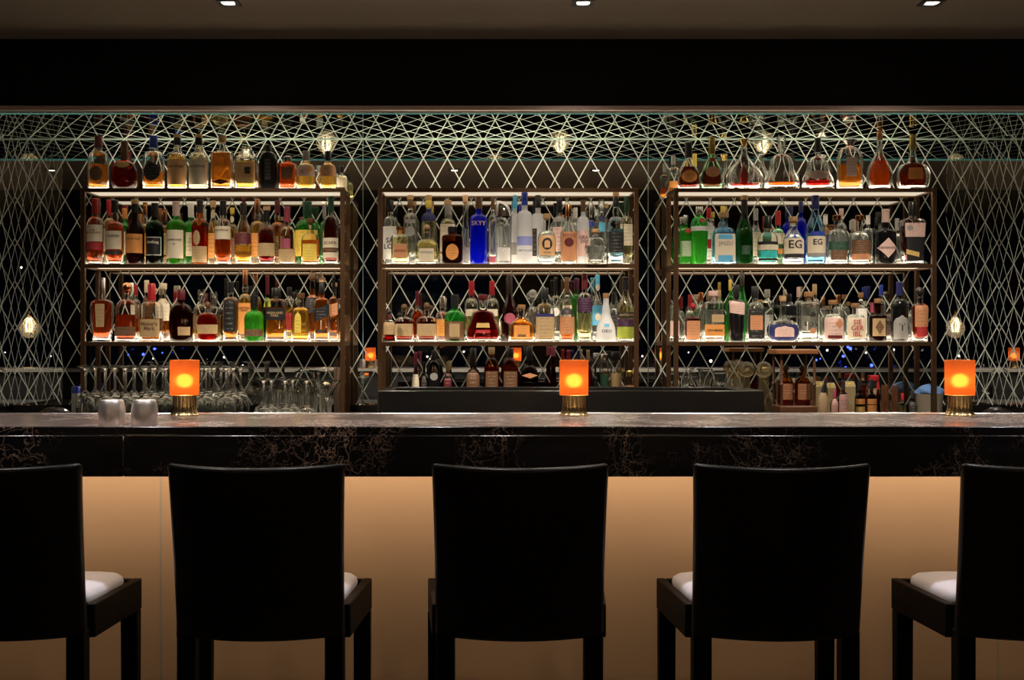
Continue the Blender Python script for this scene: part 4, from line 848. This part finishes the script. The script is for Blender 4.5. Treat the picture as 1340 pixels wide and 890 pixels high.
# the red glass drop inside the wide decanter
for o in list(C.objects):
    if o.parent is None and o.get('label', '').startswith('wide clear decanter holding'):
        MB().lathe([(max(.0006, .0245 * sin(pi * t) ** .8 * (1.25 - .75 * t)), .012 + .115 * t) for t in [i / 12 for i in range(13)]], 20).build('red_drop', pbr('dark red drop', (.25, .02, .015), .15, coat=.5), o)
G = 'bottles on the middle shelf of the right rack'
row(2, G, [
 (897, 282, 16, 0, 'tall', 'green', 'straw', 300, 'screw:silver', [(316, 336, .9, 'rect', 'aqua' if 'aqua' in PAL else (.45, .62, .38), '', ''), (299, 306, .5, 'round', 'red', '', '', {'xc': .3, 'plain': 1})], G_, 'green gin bottle with a pale label and red seal beside the left post'),
 (915, 271, 23, 0, 'fluted', 'bright', 'straw', 300, 'screw:silver', [(297, 303, .97, 'rect', 'silver', '', '', {'plain': 1}), (287, 292, .3, 'round', 'red', '', '', {'plain': 1, 'xc': .2})], G_, 'bright green fluted gin bottle with a silver band'),
 (927.5, 272, 15, 1, 'tall', 'clear', 'water', 300, 'capsule:red', [(296, 340, .9, 'rect', 'white', '', ''), (314, 326, .4, 'rect', 'red', '', '', {'plain': 1})], G_, 'red capped gin bottle with a white label behind the fluted bottle'),
 (947, 278, 31, 0, 'decant', 'ice', 'sky', 305, 'cork:cork', [(307, 342, .86, 'rect', 'cream', 'JINZU', 'grey', {'th': .2, 'tv': .62, 'tw': .7}), (308, 314, .6, 'rect', 'sky', '', '', {'plain': 1}), (335, 342, .6, 'rect', 'sky', '', '', {'plain': 1})], G_, 'pale blue gin bottle with a white and sky blue label'),
 (946, 270, 14, 1, 'tall', 'clear', 'water', 300, 'cork:yellow', [], G_, 'clear bottle with a tall yellow cork behind the pale blue gin'),
 (974, 256, 22.5, 0, 'champ', 'dgreen', 'straw', 300, 'sleeve:dark', [(322, 334, .5, 'rect', 'dgreen', '', '')], L_, 'tall deep green wine shaped bottle with a dark foil neck'),
 (989, 273, 16, 1, 'slope', 'clear', 'water', 300, 'screw:grey', [(304, 336, .8, 'rect', 'cream', '', '')], G_, 'clear bottle with a grey top right behind the deep green bottle'),
 (1004.5, 283, 27, 0, 'squat', 'clear', 'teal', 326, 'screw:black', [(317, 321, .97, 'rect', 'black', '', '', {'plain': 1}), (321, 328, .97, 'rect', 'cream', '', ''), (329, 338, .8, 'rect', 'teal', '', ''), (339, 342, .97, 'rect', 'dark', '', '', {'plain': 1})], G_, 'short clear gin bottle with a teal label and black bands'),
 (1018, 276, 19, 1, 'squat', 'aqua', 'water', 300, 'screw:red', [(306, 320, .9, 'rect', 'cream', '', ''), (326, 333, .5, 'rect', 'orange', '', '')], G_, 'pale green bottle with a bright red cap'),
 (1038, 284, 28, 0, 'slope', 'clear', 'water', 308, 'cork:cork', [(313, 333, .93, 'rect', 'cream', 'EG', 'black', {'th': .55, 'tv': .62, 'tw': .72}), (333, 338, .93, 'rect', 'dark', '', '', {'plain': 1})], G_, 'conical clear gin bottle with EG on cream above a black band'),
 (1048, 264, 14, 1, 'tall', 'blue', 'blue', 292, 'capsule:navy', [], G_, 'slim dark blue bottle between the two EG gin bottles'),
 (1067, 256, 26, 0, 'slope', 'ice', 'sky', 306, 'capsule:navy', [(310, 335, .9, 'rect', 'cream', 'EG', 'black', {'th': .32, 'tv': .70, 'tw': .5}), (304, 309, .7, 'rect', 'blue', '', '', {'plain': 1}), (332, 337, .9, 'rect', 'grey', '', '', {'plain': 1})], G_, 'taller bluish gin bottle with EG on cream and a navy neck'),
 (1080, 282, 13, 1, 'tall', 'clear', 'water', 302, 'screw:white', [(297, 308, .7, 'rect', 'copper', '', '')], G_, 'white capped bottle right behind the bluish EG gin'),
 (1095, 282, 26, 0, 'decant', 'clear', 'water', 304, 'cork:copper', [(317, 328, .95, 'rect', 'dgreen', '', ''), (328, 341, .80, 'rect', 'brown', '', '')], G_, 'clear gin bottle with a dark green over brown label'),
 (1101, 273, 14, 1, 'tall', 'clear', 'water', 296, 'screw:pink', [], G_, 'clear bottle with a pinkish cap behind the dark green label gin'),
 (1125, 282, 27, 0, 'squat', 'clear', 'water', 306, 'cork:copper', [(315, 333, .9, 'rect', 'brown', '', ''), (333, 341, .9, 'rect', 'copper', '', '')], G_, 'round shouldered gin bottle with a large brown label'),
 (1136, 282, 14, 1, 'tall', 'clear', 'water', 300, 'screw:white', [], G_, 'clear white capped bottle behind the large brown label gin'),
 (1147, 285, 12, 1, 'tall', 'dgreen', 'dark', 304, 'screw:black', [], G_, 'dark bottle with black cap in the gap left of the black apothecary bottle'),
 (1159, 274, 27, 0, 'apoth', 'black', None, 0, 'capsule:pink', [(312, 338, .96, 'diamond', 'pink', "HENDRICK'S", 'black', {'th': .18, 'tw': .8, 'plain': 1})], G_, 'black apothecary gin bottle with a pink diamond label'),
 (1174, 286, 15, 1, 'squat', 'clear', 'water', 306, 'screw:grey', [], G_, 'clear round bottle between the diamond label and last bottle'),
 (1194, 264, 32, 0, 'cone', 'clear', 'dark', 296, 'screw:black', [(311, 342, .78, 'rect', 'black', '', '', {'plain': 1}), (293, 311, .85, 'rect', 'pink', '', ''), (296, 303, .24, 'round', 'grey', '', '', {'xc': -.45, 'plain': 1}), (330, 336, .6, 'rect', 'gold', '', '', {'slope': -.25, 'xc': -.2})], G_, 'broad dark bottle with a pink shoulder label and gold slanted band'),
])
G = 'bottles on the lower shelf of the right rack'
row(3, G, [
 (882.5, 380, 13, 1, 'tall', 'clear', 'water', 400, 'screw:black', [(420, 440, .9, 'rect', 'pink', '', '')], G_, 'black capped clear bottle behind the left post of the right rack'),
 (906.5, 397, 22, 0, 'apoth', 'clear', 'dark', 414, 'ball:red', [(420, 444, .8, 'rect', 'copper', '', '')], G_, 'small dark bottle with a red ball stopper and copper label'),
 (903, 386, 14, 1, 'squat', 'clear', 'water', 405, 'screw:red', [], G_, 'bright red capped bottle behind the small copper label bottle'),
 (917, 383, 17, 1, 'tall', 'clear', 'water', 405, 'screw:copper', [], G_, 'copper capped clear bottle right behind the small copper label bottle'),
 (933.5, 381, 27, 0, 'block', 'clear', 'water', 405, 'cork:pink', [(425, 440, .95, 'rect', 'orange', 'GIN MARE', 'brown', {'th': .32, 'tw': .8}), (412, 422, .6, 'rect', 'tan', '', '', {'xc': .3})], G_, 'square gin bottle with a broad orange label'),
 (940.5, 380, 14, 1, 'block', 'clear', 'orange', 430, 'screw:tan', [], G_, 'tan capped bottle with orange base behind the orange label gin'),
 (963.5, 373, 21.5, 0, 'cone', 'black', None, 0, 'screw:black', [(395, 411, .96, 'rect', 'pink', '', '', {'slope': -.16})], G_, 'tapering black gin bottle with a slanted pink shoulder label'),
 (971, 357, 16, 1, 'slope', 'green', 'water', 385, 'screw:dark', [], G_, 'tall green bottle behind the tapering black gin'),
 (955.5, 366, 10, 1, 'tall', 'green', 'straw', 390, 'screw:yellow', [], G_, 'yellow capped bottle left behind the tapering black gin'),
 (988, 375, 24, 0, 'decant', 'clear', 'water', 404, 'screw:black', [(405, 443, .86, 'rect', 'black', '', ''), (413, 432, .68, 'rect', 'copper', '', '')], G_, 'clear gin bottle with a black label and copper artwork'),
 (1004, 379, 17, 1, 'block', 'clear', 'water', 402, 'screw:grey', [(412, 440, .7, 'rect', 'grey', '', '')], G_, 'square bottle with a tall grey cap behind the blue decanter'),
 (1024.5, 388, 42, 0, 'onion', 'clear', 'water', 425, 'cork:cork', [(425, 445, .93, 'rect', 'navy', '', '', {'plain': 1}), (427, 441, .6, 'arch', 'pink', '', '')], G_, 'wide low decanter with a dark blue and pink label'),
 (1032, 385, 18, 1, 'block', 'black', None, 0, 'screw:black', [(412, 417, .9, 'rect', 'black', 'BULLDOG', 'grey', {'notag': 1, 'tw': .9})], G_, 'black square bottle behind the wide blue label decanter'),
 (1045, 376, 12, 1, 'tall', 'clear', 'water', 400, 'screw:pink', [], G_, 'pale pink capped clear bottle behind the SOS bottle'),
 (1058.5, 382, 26, 0, 'block', 'clear', 'water', 402, 'cork:wood', [(419, 430, .8, 'rect', 'white', 'S·O·S', 'black', {'notag': 1, 'th': .7}), (409, 415, .28, 'round', 'dark', '', '', {'xc': .2, 'plain': 1}), (429, 437, .3, 'oval', 'copper', '', '', {'xc': .2})], G_, 'clear square bottle with thin black letters and a dark medallion'),
 (1066, 372, 14, 1, 'tall', 'clear', 'water', 396, 'screw:tan', [(394, 404, .6, 'round', 'brown', '', '')], G_, 'tan capped bottle rising behind the clear letter bottle'),
 (1090, 393, 27, 0, 'squat', 'clear', 'water', 412, 'cork:wood', [(416, 444, .92, 'rect', 'pink', '', ''), (417, 431, .46, 'diamond', 'copper', '', '', {'xc': .4, 'plain': 1}), (439, 443, .7, 'rect', 'maroon', '', '', {'plain': 1})], G_, 'clear gin bottle with a pale pink label and copper corner'),
 (1097, 386, 15, 1, 'tall', 'clear', 'water', 406, 'screw:copper', [], G_, 'copper capped bottle behind the pink label gin'),
 (1119, 397, 26, 0, 'decant', 'clear', 'water', 412, 'cork:wood', [(416, 443, .93, 'rect', 'cream', 'SIE\nGER\nIBL', 'red', {'th': .8, 'tw': .7})], G_, 'square gin bottle with three rows of big red letters'),
 (1126.5, 383, 16, 1, 'tall', 'clear', 'water', 404, 'cork:wood', [(404, 436, .8, 'rect', 'white', '', '')], G_, 'wood stoppered bottle rising behind the red letter gin'),
 (1148.5, 391, 22.5, 0, 'apoth', 'brown', 'dark', 414, 'cork:wood', [(417, 440, .76, 'rect', 'tan', '', ''), (419, 438, .5, 'diamond', 'brown', '', '')], G_, 'dark brown apothecary bottle with a tan diamond patterned label'),
 (1141, 396, 12, 1, 'squat', 'clear', 'water', 415, 'screw:rose', [], G_, 'rose capped small bottle left behind the brown apothecary bottle'),
 (1153, 373, 13, 1, 'tall', 'clear', 'water', 400, 'capsule:blue', [], G_, 'blue capped bottle rising behind the brown apothecary bottle'),
 (1177, 369, 21.5, 0, 'scotch', 'black', None, 0, 'capsule:navy', [(413, 444, .9, 'arch', 'grey', 'T', 'black', {'th': .55, 'tw': .4, 'tv': .5})], G_, 'black bottle with a grey arched label and large letter'),
 (1187, 391, 15, 1, 'squat', 'clear', 'water', 412, 'screw:clear', [], G_, 'clear empty bottle behind the grey arched label bottle'),
 (1203.5, 376, 22, 0, 'highsh', 'clear', 'deep', 398, 'ball:dark', [(400, 428, .8, 'rect', 'copper', '', ''), (428, 441, .66, 'rect', 'red', '', '')], G_, 'ornate red and copper bottle at the right end of the lower shelf'),
])
G = 'small bottles on the back counter under the right rack'
def cbot(px, top, w, Y, shape, glass, lq, cap, labels, name, desc):
    ROWY[9] = Y; bottle(4, G, px, top, w, 9, shape, glass, lq, top + 16, cap, labels, name, desc)
cbot(1092, 511, 11, 5.25, 'squat', 'redb', 'dark', 'screw:rose', [(522, 545, .9, 'rect', (.36, .20, .17), '', '')], 'bitters_bottle', 'low reddish bottle left of the taller pink label bitters')
cbot(1103.5, 498, 13, 5.15, 'scotch', 'redb', 'dark', 'capsule:dark', [(516, 548, .95, 'rect', (.36, .20, .17), '', '')], 'bitters_bottle', 'dark bitters bottle wrapped in a tall pink label')
cbot(1125, 497, 13, 5.2, 'squat', 'brown', 'dark', 'screw:black', [(522, 529, .95, 'rect', (.40, .16, .04), '', ''), (532, 548, .95, 'rect', (.38, .24, .06), '', '')], 'bitters_bottle', 'dark bottle with orange and yellow bands, left of a pair')
cbot(1140.5, 497, 13, 5.2, 'squat', 'brown', 'dark', 'screw:black', [(522, 529, .95, 'rect', (.40, .16, .04), '', ''), (530, 548, .95, 'rect', (.40, .16, .04), '', '')], 'bitters_bottle', 'dark bottle with two orange bands, right of a pair')
cbot(1149, 500, 8, 5.4, 'slope', 'redb', 'ruby', 'capsule:red', [], 'bitters_bottle', 'thin red bottle beside the red lidded jar')
cbot(1129, 488, 10, 5.62, 'tall', 'amber', 'deep', 'capsule:wood', [], 'bitters_bottle', 'slim amber bottle standing behind the orange band pair')
cbot(1181, 515, 10, 5.2, 'squat', 'clear', 'straw', 'screw:red', [], 'bitters_bottle', 'tiny clear bottle with a red cap right of the straw glasses')
cbot(1194, 512, 12, 5.2, 'squat', 'dgreen', 'dark', 'screw:dark', [(525, 545, .9, 'rect', 'dark', '', '')], 'bitters_bottle', 'tiny dark bottle at the right end of the counter bottles')
jar(1143, 491, 16, 5.62, 'tan', 'red', 'jar with a bright red lid under the right rack')
# ------------------------------------------------------------------ glassware and bits on the back counter
wg = crystal_mat('clear')
def glassprof(kind):     # closed double-wall profiles; upside down means rim at z=0, foot on top
    if kind == 'wine':
        return [(.0006, .1185), (.012, .116), (.0315, .098), (.0380, .065), (.0342, .03), (.0295, .0008), (.0310, 0), (.036, .03), (.040, .065), (.034, .10), (.014, .122), (.0045, .132), (.0042, .215), (.010, .227), (.034, .2325), (.035, .236), (.0006, .2345)]
    if kind == 'coupe':
        return [(.0006, .0705), (.010, .069), (.034, .053), (.0432, .03), (.0425, .0008), (.044, 0), (.045, .03), (.036, .055), (.012, .072), (.0045, .08), (.0042, .165), (.010, .176), (.032, .181), (.033, .184), (.0006, .183)]
    return [(.0006, 0), (.036, 0), (.037, .003), (.010, .010), (.0045, .02), (.0045, .095), (.010, .105), (.055, .175), (.0545, .178), (.0532, .175), (.009, .109), (.0006, .107)]
def lathe_obj(name, prof, seg, mat, loc, label, cat, grp, **k):
    o = MB().lathe(prof, seg, **k).build(name, mat); o.location = loc; return tag(o, label, cat, grp)
zc = .9502
first = None
for r, Y in enumerate((5.06, 5.155, 5.25, 5.345)):
    for c in range(9):
        px_ = 112 + c * 26.3 * 5.06 / Y + (13 if r % 2 else 0)
        if r == 0 and c < 1: px_ += 0
        x = wx(px_, Y)
        if px_ > 319: continue
        if first is None:
            first = lathe_obj('wine_glass', glassprof('wine'), 20, wg, (x, Y, zc), 'clear wine glass standing upside down among the rows at the left of the back counter', 'glass', 'upturned wine glasses')
        else:
            o = first.copy(); C.objects.link(o); o.location = (x, Y, zc)
first = None
for r, Y in enumerate((5.06, 5.16, 5.26)):
    for c in range(3):
        px_ = 345 + c * 28 + (10 if r % 2 else 0); x = wx(px_, Y)
        if px_ < 330: continue
        if first is None:
            first = lathe_obj('coupe_glass', glassprof('coupe'), 20, wg, (x, Y, zc), 'short clear stem glass upside down right of the wine glass rows', 'glass', 'upturned coupe glasses')
        elif c < 2 or r == 0:
            o = first.copy(); C.objects.link(o); o.location = (x, Y, zc)
cut = crystal_mat('clear')
k = 0; first = None
for Y in (5.38, 5.46):
    for c in range(5):
        px_ = 352 + c * 18.5; x = wx(px_, Y)
        if first is None:
            first = lathe_obj('highball_glass', [(.024, 0), (.027, .004), (.029, .15), (.0275, .15), (.0255, .012), (.001, .012)], 32, cut, (x, Y, zc), 'cut crystal highball glass in the block of tumblers beside the left rack post', 'glass', 'cut crystal highballs', flute=16, fd=.10, cap1=False)
        else:
            o = first.copy(); C.objects.link(o); o.location = (x, Y, zc)
lathe_obj('martini_glass', glassprof('martini'), 24, wg, (wx(428, 5.05), 5.05, zc), 'clear martini glass beside the crystal highballs near the left rack post', 'glass', None)
lathe_obj('copper_beaker', [(.018, 0), (.019, .003), (.0205, .215), (.0195, .219), (.0175, .21), (.0165, .01), (.001, .01)], 24, pbr('dull copper', (.72, .50, .40), .3, 1.0), (wx(442.5, 5.60), 5.60, zc), 'tall pale copper beaker behind the left rack post', 'beaker', None, cap1=False)
# crystal bowls, ball-stoppered decanters
def stackbowl(px_, Y, n, r, h, label):
    t = thing('crystal_glass_stack', label, 'glass', (wx(px_, Y), Y, zc), 0, 'stacked crystal under the right rack')
    for i in range(n):
        z = i * h
        MB().lathe([(r * .72, z), (r * .78, z + .004), (r, z + h * .92), (r * .93, z + h * .92), (r * .70, z + .012), (.001, z + .012)], 32, cap1=False, flute=16, fd=.12).build('tumbler', cut, t)
stackbowl(896, 5.61, 3, .036, .066, 'stack of crystal tumblers beside the left post of the right rack')
stackbowl(921, 5.61, 3, .036, .062, 'stack of crystal tumblers, middle one under the right rack')
stackbowl(943, 5.61, 3, .036, .070, 'tallest stack of crystal tumblers under the orange label gin')
stackbowl(966, 5.53, 3, .034, .060, 'stack of crystal tumblers beside the ball stoppered decanters')
gg = thin_glass('ribbed smoky glass', (.82, .74, .56), (.40, .34, .22), refl=.7, trans=.16)
for px_, Y, w, top, l in ((977, 5.62, 25, 473, 'ribbed decanter with a ball stopper, the left one behind the plinth end'), (999.5, 5.52, 34, 473, 'ribbed decanter with a ball stopper, the right one beside the wooden caddy')):
    h = wz(top, Y) - zc; r = w * Y / F / 2; d = thing('decanter', l, 'decanter', (wx(px_, Y), Y, zc), 0, 'ball stoppered decanters')
    MB().lathe([(r * .75, 0), (r * .95, .008), (r, h * .12), (r * .92, h * .26), (r * .55, h * .42), (r * .40, h * .52), (r * .36, h * .66), (r * .40, h * .70)], 40, flute=20, fd=.08).build('decanter_body', gg, d, ang=60)
    br = h * .15; MB().lathe([(r * .3, h * .66), (r * .3, h * .70)] + [(max(.0006, br * cos(a)), h - br + br * sin(a)) for a in [(-70 + 16 * i) * pi / 180 for i in range(11)]], 24).build('ball_stopper', gg, d)
# wooden bottle caddy
wood = pbr('reddish wood', (.085, .032, .014), .4, bump=.2, bs=40)
Y = 5.30; x0, x1 = wx(1010, Y), wx(1064, Y); xm = (x0 + x1) / 2; hw = (x1 - x0) / 2
cd = thing('bottle_caddy', 'open wooden bottle caddy with a flat top board under the right rack', 'caddy', (xm, Y, zc), 0)
zt = wz(457, Y) - zc
MB().box(-hw * .82, hw, -.085, .085, 0, .062).build('caddy_base', wood, cd, bevel=.004)
MB().box(-hw, hw, -.09, .09, zt - .022, zt).build('top_board', pbr('top board wood', (.24, .095, .03), .4, bump=.2, bs=40), cd, bevel=.004)
for sx in (-.72, .85):
    for sy in (-.07, .07): MB().lathe([(.006, .062), (.006, .15), (.009, .155), (.006, .16), (.006, zt - .022)], 12, sx * hw, sy).build('post', wood, cd)
for px_, sh, l in ((1028, 'decant', 'amber bottle inside the wooden caddy, left one'), (1050, 'decant', 'amber bottle inside the wooden caddy, right one')):
    ROWY[9] = 5.30; zsave = SHELF[4]; SHELF[4] = zc + .0625; G = 'bottles in the wooden caddy'
    bottle(4, G, px_, 478, 19, 9, sh, 'amber', 'deep', 500, 'ball:brown', [(502, 523, .8, 'rect', (.22, .085, .03), '', '')], 'whisky_bottle', l); SHELF[4] = zsave
# cartons, straw glasses, bucket with cloth
ctn = pbr('cream carton', (.26, .20, .09), .6)
for i, (px_, w, top, Y, l) in enumerate(((1071, 12, 499, 5.46, 'cream carton standing right behind the wooden caddy'), (1086, 11, 501, 5.46, 'cream carton second from the caddy'), (1110, 14, 499, 5.46, 'wider cream carton behind the pink label bitters'))):
    x = wx(px_, Y); r = w * Y / F / 2; h = wz(top, Y) - zc; c = thing('drink_carton', l, 'carton', (x, Y, zc), 0, 'cream cartons')
    MB().box(-r, r, -.03, .03, 0, h * .86).build('carton_body', ctn, c, bevel=.002)
    MB().rings([[(-r, -.03, h * .86), (r, -.03, h * .86), (r, .03, h * .86), (-r, .03, h * .86)], [(-r, -.004, h), (r, -.004, h), (r, .004, h), (-r, .004, h)]]).build('gable_top', ctn, c, smooth=False)
    MB().lathe([(.007, h * .9), (.007, h * .96)], 10, 0, -.018).build('spout_cap', capmat('yellow'), c)
Y = 5.14; c = thing('oil_bottle', 'pale ribbed bottle with a tilted black pourer beside the caddy', 'bottle', (wx(1077, Y), Y, zc))
h = wz(514, Y) - zc; MB().lathe([(.020, 0), (.022, .004), (.022, h * .8), (.012, h)], 24, flute=12, fd=.05).build('bottle_body', pbr('beige ceramic', (.30, .21, .12), .4), c)
MB().tube([(0, 0, h), (.003, 0, h + .018), (.012, 0, h + .05)], [.010, .009, .006], 12).build('pourer', capmat('black'), c)
for px_, l in ((1158, 'glass of copper straws, left of the two under the right rack'), (1171, 'glass of copper straws, right of the two under the right rack')):
    Y = 5.20; g = thing('straw_glass', l, 'glass', (wx(px_, Y), Y, zc), 0, 'glasses of straws')
    MB().lathe([(.016, 0), (.018, .003), (.0195, .085), (.018, .085), (.016, .008), (.001, .008)], 24, cap1=False).build('tumbler', cut, g)
    for i in range(6):
        a = 2 * pi * i / 6; MB().tube([(.008 * cos(a), .008 * sin(a), .010), (.013 * cos(a), .013 * sin(a), .147 + .004 * (i % 3))], .0032, 8).build('straw', pbr('copper straw', (.72, .38, .22), .3, 1.0), g)
Y = 5.64; b = thing('ice_bucket', 'pale ice bucket under the right post of the right rack', 'bucket', (wx(1216, Y), Y, zc))
MB().lathe([(.052, 0), (.056, .004), (.062, .098), (.058, .098), (.05, .01), (.001, .01)], 32, cap1=False).build('bucket_body', pbr('pale enamel', (.22, .19, .14), .35), b)
V = []; Fc = []; rg = random.Random(3)
R = []
for i in range(7):
    t = i / 6; k = cos(t * pi / 2 * .96); R.append([(.068 * k * (1 + .10 * sin(3 * a + i)) * cos(a), .060 * k * (1 + .10 * sin(3 * a + i)) * sin(a), .006 + .040 * sin(t * pi / 2) * (1 + .12 * sin(2 * a))) for a in [2 * pi * j / 28 for j in range(28)]])
cl = MB().rings(R).build('bar_cloth', pbr('blue cloth', (.10, .22, .48), .8, bump=.5, bs=300), ang=80); cl.location = (wx(1216, Y), Y, zc + .0985 - .006); tag(cl, 'folded blue cloth lying on the pale ice bucket', 'cloth')
Y = 5.62; c = thing('canister', 'white canister with a blue lid behind the left post of the left rack', 'canister', (wx(103, Y), Y, zc))
MB().lathe([(.030, 0), (.032, .003), (.032, .10), (.030, .102)], 24).build('canister_body', pbr('white plastic', (.62, .6, .56), .4), c)
MB().lathe([(.033, .102), (.033, .125), (.028, .132)], 24).build('lid', pbr('cap blue', PAL['blue'], .35), c)
# ------------------------------------------------------------------ camera, world, exposure
cam = bpy.data.cameras.new('camera'); cam.sensor_width = 36; cam.lens = F / 1340 * 36; cam.shift_x = 40 / 1340; cam.shift_y = .5 / 1340
co = bpy.data.objects.new('camera', cam); C.objects.link(co); co.location = (0, 0, EYE); co.rotation_euler = (pi / 2, 0, 0); cam.clip_start = .05
sc = bpy.context.scene; sc.camera = co
w = bpy.data.worlds.new('night'); sc.world = w; w.use_nodes = True
w.node_tree.nodes['Background'].inputs[0].default_value = (.10, .13, .25, 1); w.node_tree.nodes['Background'].inputs[1].default_value = .008
sc.view_settings.view_transform = 'Standard'; sc.view_settings.look = 'None'; sc.view_settings.gamma = 1; sc.view_settings.use_curve_mapping = False
sc.view_settings.exposure = 0.42
cy = sc.cycles; cy.max_bounces = 32; cy.transparent_max_bounces = 40; cy.transmission_bounces = 30; cy.glossy_bounces = 6; cy.diffuse_bounces = 4; cy.sample_clamp_indirect = 3.0
